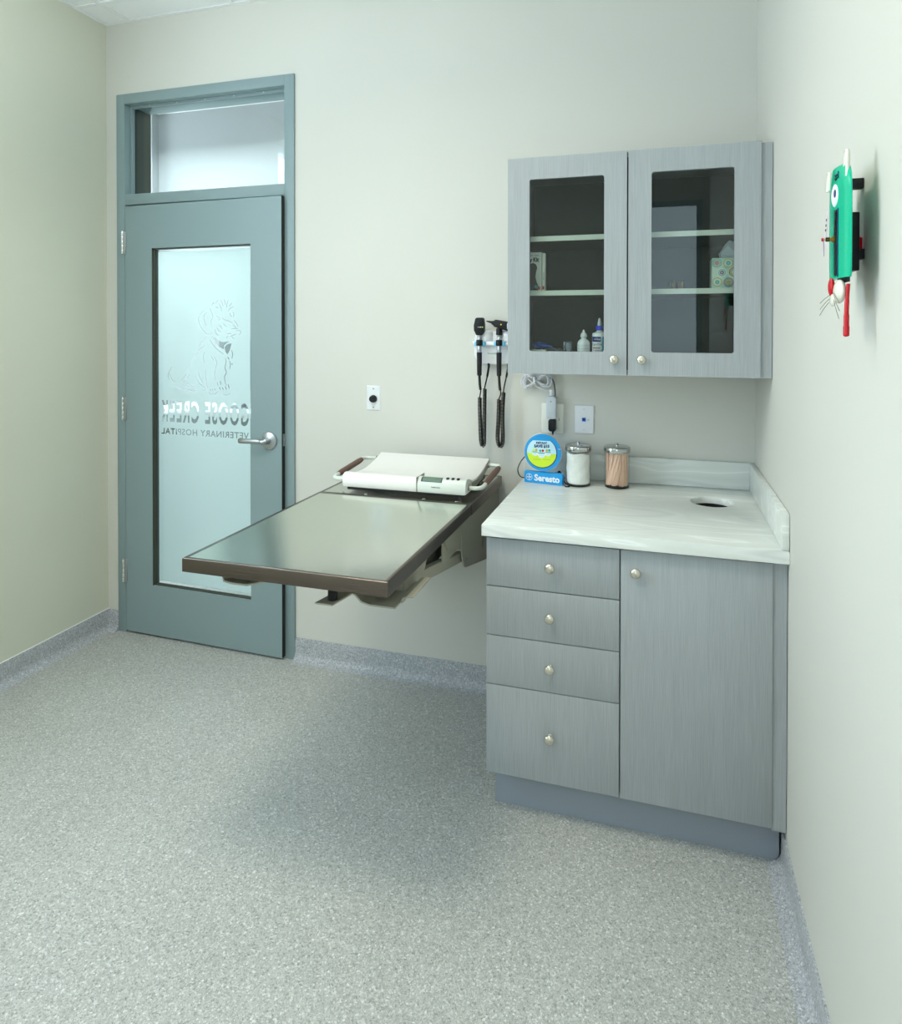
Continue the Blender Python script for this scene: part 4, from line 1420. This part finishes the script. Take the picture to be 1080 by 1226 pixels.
text('lettering', 'WelchAllyn', 0.0095, (-1.018, -0.0345, 1.436), mat('green_ink', (0.02, 0.25, 0.12), 0.5), ih)
latheobj('led', [(0.0025, -0.0342), (0.001, -0.0356)], (-1.018, 0, 1.420), M_lime, ih, 'y', 10)
sock = {}
for x in (-1.036, -0.953):
    tubeobj('cord_socket', [(x + 0.0, -0.030, 1.398), (x, -0.030, 1.380)], [0.006, 0.005], M_black, ih, 10)


def scope(root, x, zt_, kind):
    y = -0.066
    latheobj('grip', [(0.0085, 1.348), (0.0095, 1.350), (0.0105, 1.400), (0.0110, 1.440), (0.0108, 1.4445)], (x, y, 0), M_black2, root, 'z', 18)
    latheobj('steel_collar', [(0.0090, 1.4450), (0.0094, 1.446), (0.0094, 1.471), (0.0085, 1.4725)], (x, y, 0), M_alu, root, 'z', 18)
    for s in (-1, 1):
        latheobj('blue_clip', [(0.0065, -0.003), (0.0085, 0.0), (0.0085, 0.012), (0.0065, 0.015)], (x + s * 0.0155, y + 0.010, 1.4745), M_blue2, root, 'z', 14)
    latheobj('band', [(0.0125, 1.4730), (0.0135, 1.4755), (0.0135, 1.4945), (0.0122, 1.4965)], (x, y, 0), M_black, root, 'z', 20)
    latheobj('steel_ring', [(0.0090, 1.4970), (0.0100, 1.498), (0.0100, 1.506), (0.0088, 1.508), (0.0098, 1.510), (0.0098, 1.5150)], (x, y, 0), M_alu, root, 'z', 18)
    tubeobj('cord', crom([(x, y, 1.352), (x + 0.001, y, 1.33), (x + 0.003, y - 0.001, 1.305), (x + 0.006, y - 0.002, 1.288)], 5), [0.0068] + [0.0055] * 14 + [0.0045], M_black, root, 10)


def coil(root, path, name='coiled_cord', R=0.0074, r=0.0020, pitch=0.0046):
    P = crom(path, 14)
    L = [0]
    for a_, b_ in zip(P, P[1:]):
        L.append(L[-1] + (b_ - a_).length)
    n = int(L[-1] / pitch * 9)
    out = []
    j = 0
    for i in range(n + 1):
        s = L[-1] * i / n
        while j < len(L) - 2 and s > L[j + 1]:
            j += 1
        t = (s - L[j]) / (L[j + 1] - L[j])
        p = P[j].lerp(P[j + 1], t)
        d = (P[j + 1] - P[j]).normalized()
        a_ = Vector((0, -1, 0))
        b_ = d.cross(a_).normalized()
        ang = 2 * PI * s / pitch
        out.append(p + (a_ * math.cos(ang) + b_ * math.sin(ang)) * R)
    bm = bmesh.new()
    tube(bm, out, r, 5)
    o = finish(name, bm, M_black, root, smooth=True)
    return o


op1 = thing('ophthalmoscope', 'black ophthalmoscope with flat shield-shaped head in the white wall cradle', 'medical scope', (-1.067, -0.062, 1.35))
scope(op1, -1.067, 1.58, 'o')
bm = bmesh.new()
hd = [(-1.0785, 1.5155), (-1.0555, 1.5155), (-1.0455, 1.528), (-1.0445, 1.560), (-1.0475, 1.583), (-1.0515, 1.589), (-1.0790, 1.589), (-1.0835, 1.583), (-1.0895, 1.556), (-1.0885, 1.535)]
prism(bm, hd, 'y', -0.078, -0.050)
bevel(bm, 0.004, 3)
finish('head', bm, M_black, op1, smooth=True)
latheobj('aperture', [(0.0045, -0.0785), (0.0035, -0.0795), (0.001, -0.0795)], (-1.067, 0, 1.568), M_black2, op1, 'y', 14)
for i, m in enumerate((M_beige, M_pale, M_lime)):
    box('dial_mark', -1.071 + 0.0085 * i, -1.0655 + 0.0085 * i, -0.0787, -0.0782, 1.5475, 1.5515, m, op1, bev=0)
box('brow_rest', -1.080, -1.051, -0.050, -0.044, 1.572, 1.588, M_black2, op1, bev=0.002)
coil(op1, [(-1.066, -0.062, 1.256), (-1.066, -0.062, 1.21), (-1.064, -0.062, 1.14), (-1.062, -0.062, 1.09), (-1.060, -0.062, 1.066), (-1.0535, -0.062, 1.056), (-1.048, -0.061, 1.066), (-1.0475, -0.060, 1.10), (-1.0480, -0.058, 1.16), (-1.0475, -0.056, 1.23), (-1.0470, -0.054, 1.292)])
tubeobj('cord', crom([(-1.061, -0.064, 1.288), (-1.064, -0.062, 1.272), (-1.067, -0.060, 1.256)], 5), 0.0026, M_black, op1, 8)
tubeobj('cord', crom([(-1.0485, -0.054, 1.290), (-1.046, -0.048, 1.31), (-1.040, -0.038, 1.345), (-1.036, -0.031, 1.381)], 6), [0.0028] * 12 + [0.0045] * 7, M_black, op1, 8)

ot = thing('otoscope', 'black otoscope with slanted head and long ear tip in the white wall cradle', 'medical scope', (-0.983, -0.062, 1.35))
scope(ot, -0.983, 1.58, 't')
latheobj('neck', [(0.0100, 1.5155), (0.0135, 1.518), (0.0130, 1.540), (0.0120, 1.546)], (-0.983, -0.062, 0), M_black, ot, 'z', 18)
bm = bmesh.new()
prism(bm, [(-1.004, 1.552), (-1.003, 1.573), (-0.997, 1.581), (-0.942, 1.571), (-0.940, 1.536), (-0.944, 1.532), (-0.966, 1.540), (-0.983, 1.545)], 'y', -0.079, -0.048)
bevel(bm, 0.004, 3)
finish('head', bm, M_black, ot, smooth=True)
bm = bmesh.new()
tube(bm, [(-1.002, -0.063, 1.566), (-1.010, -0.063, 1.5675), (-1.016, -0.063, 1.5700), (-1.038, -0.063, 1.5745)], [0.0125, 0.0085, 0.0050, 0.0022], 16)
finish('ear_tip', bm, M_black2, ot, smooth=True)
box('lens_window', -0.947, -0.9402, -0.0795, -0.060, 1.541, 1.566, M_alu, ot, bev=0.002)
latheobj('indicator_dot', [(0.003, -0.0792), (0.001, -0.080)], (-0.972, 0, 1.560), M_brass, ot, 'y', 10)
coil(ot, [(-0.984, -0.062, 1.250), (-0.985, -0.062, 1.21), (-0.987, -0.062, 1.15), (-0.990, -0.062, 1.10), (-0.987, -0.062, 1.070), (-0.9785, -0.062, 1.057), (-0.970, -0.061, 1.068), (-0.968, -0.060, 1.10), (-0.970, -0.058, 1.16), (-0.9695, -0.056, 1.22), (-0.966, -0.054, 1.280)])
tubeobj('cord', crom([(-0.977, -0.064, 1.288), (-0.977, -0.062, 1.272), (-0.985, -0.060, 1.251)], 5), 0.0026, M_black, ot, 8)
tubeobj('cord', crom([(-0.967, -0.054, 1.280), (-0.966, -0.048, 1.30), (-0.958, -0.038, 1.345), (-0.953, -0.031, 1.381)], 6), [0.0028] * 12 + [0.0045] * 7, M_black, ot, 8)

# ---------------------------------------------------------------- round counter sign
cs = thing('counter_sign', 'round blue and lime advertising display on a blue lettered base on the worktop', 'sign', (-0.785, -0.118, HC))
SYY = -0.118
dc = (-0.789, 1.0545)
RD = 0.0735
bm = bmesh.new()
lathe(bm, [(RD - 0.001, -0.016), (RD, -0.015), (RD, 0.015), (RD - 0.001, 0.016)], (dc[0], SYY, dc[1]), 'y', 56)
disc = finish('disc', bm, M_blue, cs, smooth=True)
bm = bmesh.new()
lathe(bm, [(RD + 0.0012, -0.0135), (RD + 0.0012, -0.0115), (RD + 0.0012, 0.012)], (dc[0], SYY, dc[1]), 'y', 56)
finish('disc_edge', bm, M_card, cs, smooth=True)
IR, ic = 0.0585, (-0.7935, 1.0545)


def seg_face(name, m, z0, z1, y, parent, r=IR, wavy=0.0):
    """slice of the round face between two heights"""
    bm = bmesh.new()
    n = 26
    L_, R_ = [], []
    for i in range(n + 1):
        z = z0 + (z1 - z0) * i / n
        h = math.sqrt(max(r * r - z * z, 0))
        L_.append(bm.verts.new((ic[0] - h, y, ic[1] + z)))
        R_.append(bm.verts.new((ic[0] + h, y, ic[1] + z)))
    for i in range(n):
        bm.faces.new((L_[i], R_[i], R_[i + 1], L_[i + 1]))
    bm2 = bm
    bmesh.ops.remove_doubles(bm2, verts=bm2.verts, dist=1e-6)
    return finish(name, bm2, m, parent)


yf = SYY - 0.0163
bm = bmesh.new()
lathe(bm, [(IR + 0.0022, -0.0002), (IR + 0.0022, -0.0008)], (ic[0] + 0.001, SYY - 0.0161, ic[1] - 0.001), 'y', 48)
finish('shadow_ring', bm, M_ink, cs)
yf = SYY - 0.0172
seg_face('face_cap', M_blue, 0.047, IR + 0.002, yf, cs, r=IR + 0.0023)
seg_face('face_sky', M_sky, -0.004, 0.047, yf, cs)
seg_face('face_lime', M_lime, -IR + 0.0003, -0.004, yf, cs)
# white clouds with small printed pets
for i, (dx, dz, r, m1, m2) in enumerate(((-0.026, -0.002, 0.0125, M_lime, rings_m[1]), (0.0, -0.006, 0.0155, M_green2, M_red), (0.026, -0.001, 0.0125, rings_m[1], M_green2))):
    c0 = (ic[0] + dx, yf - 0.0002 - 0.0002 * (i % 2), ic[1] + dz)
    ringdisc(cs, c0, 0.0004, r, M_wprint, name='printed_cloud')
    ringdisc(cs, (c0[0], c0[1] - 0.0003, c0[2] + 0.001), 0.0002, r * 0.72, M_sky, name='printed_cloud')
    ringdisc(cs, (c0[0] - 0.005, c0[1] - 0.0006, c0[2] + r * 0.85), 0.0002, 0.0048, m1, name='printed_spot')
    ringdisc(cs, (c0[0] + 0.005, c0[1] - 0.0006, c0[2] + r * 0.9), 0.0002, 0.0048, m2, name='printed_spot')
    bx = box('printed_strip', c0[0] - r * 0.9, c0[0] + r * 0.9, c0[1] - 0.0009, c0[1] - 0.0007, c0[2] + r * 0.15, c0[2] + r * 0.42, rings_m[0], cs, bev=0)
text('lettering', 'INSTANT', 0.0105, (ic[0], yf - 0.0003, ic[1] + 0.0345), M_ink, cs, off=0.0006)
text('lettering', 'SAVE $15', 0.0150, (ic[0] + 0.001, yf - 0.0003, ic[1] + 0.0205), M_ink, cs, off=0.0008, rot=0.03)
box('fine_print', ic[0] - 0.034, ic[0] - 0.004, yf - 0.0003, yf - 0.0001, ic[1] - 0.0290, ic[1] - 0.0275, mat('faint_print', (0.35, 0.45, 0.15), 0.6), cs, bev=0)
box('fine_print', ic[0] + 0.006, ic[0] + 0.034, yf - 0.0003, yf - 0.0001, ic[1] - 0.0275, ic[1] - 0.0260, bpy.data.materials['faint_print'], cs, bev=0)
text('lettering', 'TM', 0.006, (dc[0] + 0.0655, SYY - 0.0166, dc[1] + 0.0145), M_wprint, cs)
# base block, slightly turned
bm = bmesh.new()
abox(bm, -0.078, 0.078, -0.012, 0.012, 0, 0.044)
bevel(bm, 0.0008, 1)
base_rot = Matrix.Rotation(math.radians(-9), 3, 'Z')
bmesh.ops.rotate(bm, verts=bm.verts, matrix=base_rot)
bmesh.ops.translate(bm, verts=bm.verts, vec=(-0.785, -0.128, HC + 0.0004))
finish('base_block', bm, M_blue, cs)


def on_base(name, bm_or_me, m):
    bm = bmesh.new()
    bm.from_mesh(bm_or_me)
    for v in bm.verts:
        p = base_rot @ Vector((v.co.x, -0.0122 - v.co.z, v.co.y))
        v.co = p + Vector((-0.785, -0.128, HC))
    finish(name, bm, m, cs)


me = font_mesh('Seresto', 0.0345, 0.0012, 0.98, 1.0, 'CENTER', 0.0003)
for v in me.vertices:
    v.co.x += 0.016
    v.co.y += 0.011
on_base('lettering', me, M_wprint)
bm = bmesh.new()
for r0, r1 in ((0.0120, 0.0135),):
    n = 24
    A_ = [bm.verts.new((-0.0575 + r0 * math.cos(2 * PI * i / n), 0.0225 + r0 * math.sin(2 * PI * i / n), 0.0002)) for i in range(n)]
    B_ = [bm.verts.new((-0.0575 + r1 * math.cos(2 * PI * i / n), 0.0225 + r1 * math.sin(2 * PI * i / n), 0.0002)) for i in range(n)]
    for i in range(n):
        bm.faces.new((A_[i], A_[(i + 1) % n], B_[(i + 1) % n], B_[i]))
me = bpy.data.meshes.new('r')
bm.to_mesh(me)
bm.free()
on_base('round_emblem', me, M_wprint)
for body, dx, dz, rt in (('BAYER', -0.0575, 0.0202, 0),):
    me = font_mesh(body, 0.0068, 0.0002, 0.95, 1.0, 'CENTER', 0.0003)
    for v in me.vertices:
        v.co.x += dx
        v.co.y += dz
    on_base('emblem_lettering', me, M_wprint)
for i, ch in enumerate('BAYER'):
    if ch == 'Y':
        continue
    me = font_mesh(ch, 0.0068, 0.0002, 0.95, 1.0, 'CENTER', 0.0003)
    for v in me.vertices:
        v.co.x += -0.0575
        v.co.y += 0.0202 + (2 - i) * 0.0050
    on_base('emblem_lettering', me, M_wprint)
for x in (-0.05, 0.05):
    pass

# ---------------------------------------------------------------- two glass jars
R_J, H_J = 0.0475, 0.150


def jar(label, x, y, name='glass_jar'):
    t = thing(name, label, 'jar', (x, y, HC), 'apothecary jars on the worktop')
    bm = bmesh.new()
    lathe(bm, [(0.0430, 0.0), (0.0465, 0.0015), (R_J, 0.005), (R_J, H_J - 0.008), (R_J - 0.001, H_J - 0.003), (R_J - 0.001, H_J)], (x, y, HC + 0.0004), 'z', 40)
    bm.faces.ensure_lookup_table()
    caps = [f for f in bm.faces if len(f.verts) > 4 and f.calc_center_median().z > HC + 0.1]
    bmesh.ops.delete(bm, geom=caps, context='FACES_ONLY')
    finish('glass', bm, M_jar, t, smooth=True)
    latheobj('glass_base', [(0.040, 0.0006), (0.0455, 0.0018), (0.0462, 0.004), (0.044, 0.006)], (x, y, HC + 0.0004), thin_glass('thick_glass_' + name, (0.35, 0.42, 0.42), 1.5), t, 'z', 36)
    ld = latheobj('lid', [(0.0490, H_J - 0.014), (0.0505, H_J - 0.012), (0.0510, H_J - 0.010), (0.0510, H_J + 0.003), (0.0495, H_J + 0.0065), (0.047, H_J + 0.008), (0.002, H_J + 0.011)], (x, y, HC), M_lid, t, 'z', 48)
    latheobj('lid_knob', [(0.0045, H_J + 0.0100), (0.0040, H_J + 0.012), (0.0062, H_J + 0.0145), (0.0066, H_J + 0.0175), (0.0045, H_J + 0.0205), (0.0005, H_J + 0.0212)], (x, y, HC), M_chrome, ld, 'z', 16)
    return t


M_lid = mat('lid_steel', (0.50, 0.51, 0.50), 0.12, 1.0)
J1 = (-0.652, -0.115)
J2 = (-0.505, -0.105)
jar('lidded glass jar packed with white cotton, beside the round sign', *J1)
jar('lidded glass jar full of wooden tongue depressors', *J2)
# cotton: lumpy fill that nobody could count
bm = bmesh.new()
NSEG, NR = 48, 30
rows = []
for j in range(NR + 1):
    h = 0.0095 + (0.128 - 0.0095) * j / NR
    row = []
    for i in range(NSEG):
        a = 2 * PI * i / NSEG
        r = 0.0445 + 0.0009 * math.sin(3 * a + h * 70) + 0.0008 * math.sin(5 * a - h * 130) + random.uniform(-0.0005, 0.0005)
        if j == 0: r *= 0.93
        if j == NR: r *= 0.9
        r = min(r, 0.0463)
        row.append(bm.verts.new((J1[0] + r * math.cos(a), J1[1] + r * math.sin(a), HC + h + (0.003 * math.sin(4 * a) if j > NR - 2 else 0))))
    rows.append(row)
for a_, b_ in zip(rows, rows[1:]):
    for i in range(NSEG):
        bm.faces.new((a_[i], a_[(i + 1) % NSEG], b_[(i + 1) % NSEG], b_[i]))
bm.faces.new(rows[0])
bm.faces.new(rows[-1])
ct = finish('cotton_wool', bm, M_cotton, smooth=True, kind='stuff')
tag(ct, 'white cotton wool filling the left glass jar', 'cotton')
# tongue depressors: one by one
bm = bmesh.new()
n = 8
w2_, L2 = 0.0088, 0.066
pts = [(w2_ * math.cos(PI * k / n), L2 - w2_ + w2_ * math.sin(PI * k / n)) for k in range(n + 1)] + \
      [(-w2_ * math.cos(PI * k / n), -L2 + w2_ - w2_ * math.sin(PI * k / n)) for k in range(n + 1)]
prism(bm, [(p[0], p[1]) for p in pts], 'y', -0.0008, 0.0008)
dep0 = finish('tongue_depressor', bm, M_wood)
slots = []
for i in range(19):
    slots.append((2 * PI * i / 19, 0.0400))
for i in range(16):
    slots.append((2 * PI * i / 16 + 0.1, 0.0340))
for i in range(13):
    slots.append((2 * PI * i / 13, 0.0270))
for i in range(8):
    slots.append((2 * PI * i / 8, 0.0185))
for i, (a, r) in enumerate(slots):
    o = dep0 if i == 0 else dep0.copy()
    if i:
        COL.objects.link(o)
    rz = a + PI / 2
    lean = random.uniform(-0.10, 0.10)
    if i < 35 and abs(a - 1.5 * PI + 0.25) < 0.55:
        lean = random.choice((0.20, 0.25, 0.16, -0.12))
    r -= abs(lean) * 0.010
    o.location = (J2[0] + r * math.cos(a), J2[1] + r * math.sin(a), HC + 0.0078 + L2 + random.uniform(0, 0.004) + abs(lean) * 0.006)
    o.rotation_euler = (Matrix.Rotation(rz, 3, 'Z') @ Matrix.Rotation(lean, 3, 'Y')).to_euler()
    tag(o, 'wooden tongue depressor standing in the right glass jar', 'tongue depressor', 'tongue depressors in the glass jar')

# ---------------------------------------------------------------- cat-faced wall clock with a tail pendulum (on the right wall)
kc = thing('wall_clock', 'emerald green novelty pet clock with whiskers and red pendulum, on the right wall', 'clock', (-0.03, -1.44, 1.70))
# bowed shell: profile across y (x = distance from the wall), tapering towards the top
cross = [(-1.358, -0.0440), (-1.362, -0.0480), (-1.380, -0.0515), (-1.405, -0.0532), (-1.430, -0.0532), (-1.444, -0.0524), (-1.446, -0.0518), (-1.458, -0.0512), (-1.472, -0.0492),
         (-1.483, -0.0466), (-1.489, -0.0440), (-1.490, -0.0420), (-1.486, -0.0405), (-1.470, -0.0415), (-1.430, -0.0440), (-1.390, -0.0435), (-1.365, -0.0410)]
zs = [(1.636, 0.92), (1.640, 0.97), (1.66, 0.99), (1.72, 1.0), (1.78, 0.99), (1.800, 0.96), (1.814, 0.88), (1.824, 0.74), (1.829, 0.60)]
bm = bmesh.new()
rings = []
yc = -1.428
for z, k in zs:
    rings.append([bm.verts.new((x, yc + (y - yc) * k, z)) for y, x in cross])
for a_, b_ in zip(rings, rings[1:]):
    for i in range(len(cross)):
        bm.faces.new((a_[i], a_[(i + 1) % len(cross)], b_[(i + 1) % len(cross)], b_[i]))
bm.faces.new(rings[0])
bm.faces.new(rings[-1])
finish('body', bm, M_green, kc, smooth=True)
# black stitched band beside the edge of the face
bm = bmesh.new()
for z0, z1 in ((1.642, 1.757), (1.808, 1.820)):
    n = int((z1 - z0) / 0.0042)
    for i in range(n):
        z = z0 + (z1 - z0) * i / n
        for y0, y1, s in ((-1.4400, -1.4310, -1), (-1.4305, -1.4215, 1)):
            vs = abox(bm, -0.0543, -0.0528, y0, y1, z, z + 0.0024)
            for v in vs:
                if v.co.y > (y0 + y1) / 2:
                    v.co.z += 0.0022 * s
finish('stitching', bm, M_black, kc, kind='stuff')
for z0, z1 in ((1.638, 1.757), (1.808, 1.820)):
    box('seam_line', -0.0536, -0.0515, -1.4455, -1.4435, z0, z1, M_ink, kc, bev=0)


def blob(name, c, r, m, seg=22):
    bm = bmesh.new()
    bmesh.ops.create_uvsphere(bm, u_segments=seg, v_segments=14, radius=1)
    for v in bm.verts:
        v.co = Vector((c[0] + v.co.x * r[0], c[1] + v.co.y * r[1], c[2] + v.co.z * r[2]))
    return finish(name, bm, m, kc, smooth=True)


blob('eye_rim', (-0.0500, -1.4225, 1.7825), (0.0055, 0.0255, 0.0255), M_green2)
blob('eye_white', (-0.0520, -1.4250, 1.7815), (0.0052, 0.0200, 0.0205), M_wprint)
blob('pupil', (-0.0555, -1.4360, 1.7830), (0.0020, 0.0055, 0.0075), M_ink)
for y, z0, z1, x in ((-1.468, 1.805, 1.848, -0.0455), (-1.364, 1.800, 1.832, -0.0490)):
    bm = bmesh.new()
    tube(bm, crom([(x, y + 0.007, z0), (x, y + 0.0065, (z0 + z1) / 2), (x, y + 0.003, z1 - 0.004), (x, y - 0.002, z1), (x, y - 0.006, z1 - 0.005), (x, y - 0.007, (z0 + z1) / 2), (x, y - 0.006, z0)], 4), 0.0036, 10)
    finish('ear', bm, M_cream, kc, smooth=True)
    box('ear_lining', x + 0.0005, x + 0.0025, y - 0.005, y + 0.005, z0, z1 - 0.008, M_green2, kc, bev=0.001)
blob('muzzle', (-0.0500, -1.446, 1.6130), (0.0088, 0.024, 0.0205), M_cream)
blob('nose', (-0.0560, -1.4170, 1.6220), (0.0052, 0.0110, 0.0165), M_red)
blob('chin', (-0.0555, -1.4250, 1.5990), (0.0045, 0.0130, 0.0110), M_cream)
for i, (dy, dz) in enumerate(((0.0, 0.0), (0.0, -0.006), (0.003, -0.012))):
    tubeobj('whisker', crom([(-0.058, -1.412 + dy, 1.608 + dz), (-0.064, -1.404 + dy, 1.602 + dz * 1.4), (-0.070, -1.398 + dy, 1.594 + dz * 1.8)], 4), 0.0006, M_beige2, kc, 5)
    tubeobj('whisker', crom([(-0.0590, -1.448 + dy, 1.612 + dz), (-0.0575, -1.457 + dy, 1.602 + dz * 1.5), (-0.054, -1.464 + dy, 1.592 + dz * 2.2)], 4), 0.0006, M_beige2, kc, 5)
# pendulum
bm = bmesh.new()
tube(bm, crom([(-0.0420, -1.468, 1.625), (-0.0435, -1.468, 1.60), (-0.0445, -1.469, 1.575), (-0.0448, -1.470, 1.555), (-0.0450, -1.470, 1.541), (-0.0450, -1.470, 1.5355)], 5), [0.0032] * 6 + [0.0036] * 5 + [0.0042] * 5 + [0.0048] * 7 + [0.0042, 0.0030, 0.0012], 14)
finish('pendulum', bm, M_red, kc, smooth=True)
latheobj('spindle', [(0.0050, 0.0), (0.0050, -0.004), (0.0026, -0.005), (0.0026, -0.0095)], (-0.0532, -1.420, 1.706), M_brass, kc, 'x', 14)
for x in (-0.0610, -0.0632, -0.0654):
    latheobj('washer', [(0.0040, -0.0005), (0.0040, 0.0005)], (x, -1.420, 1.706), M_black, kc, 'x', 14)
latheobj('shaft', [(0.0016, 0.0), (0.0016, -0.0100)], (-0.0600, -1.420, 1.706), M_brass, kc, 'x', 10)
latheobj('hand_tip', [(0.0030, -0.0015), (0.0030, 0.0015)], (-0.0710, -1.420, 1.706), M_red, kc, 'x', 12)
bm = bmesh.new()
prism(bm, [(-1.418, 1.709), (-1.422, 1.722), (-1.424, 1.736), (-1.434, 1.752), (-1.442, 1.757), (-1.447, 1.748), (-1.441, 1.732), (-1.434, 1.718), (-1.424, 1.706)], 'x', -0.0680, -0.0672)
finish('hour_hand', bm, mat('pink_white', (0.75, 0.66, 0.70), 0.4), kc)
bm = bmesh.new()
prism(bm, [(-1.423, 1.706), (-1.4255, 1.692), (-1.4235, 1.676), (-1.419, 1.692), (-1.417, 1.706)], 'x', -0.0700, -0.0692)
finish('minute_hand', bm, mat('mauve', (0.45, 0.28, 0.42), 0.4), kc)
for dz in (0.010, 0.018, 0.027):
    box('hand_mark', -0.0688, -0.0681, -1.4285 - dz * 0.35, -1.4235 - dz * 0.35, 1.709 + dz, 1.713 + dz, M_black, kc, bev=0)
# clock movement, hanger and battery behind the shell
box('movement', -0.0430, -0.0140, -1.425, -1.378, 1.650, 1.752, M_black, kc, bev=0.002)
box('hanger', -0.0430, -0.0005, -1.396, -1.378, 1.798, 1.816, M_black2, kc, bev=0.001)
box('battery_holder', -0.0140, -0.0005, -1.402, -1.382, 1.672, 1.690, M_black2, kc, bev=0.001)
latheobj('battery', [(0.0068, 0.0), (0.0068, 0.020), (0.003, 0.0205), (0.003, 0.022)], (-0.0085, -1.392, 1.6905), M_red, kc, 'z', 16)
box('pendulum_arm', -0.0430, -0.0400, -1.472, -1.40, 1.628, 1.652, M_black2, kc, bev=0.001)
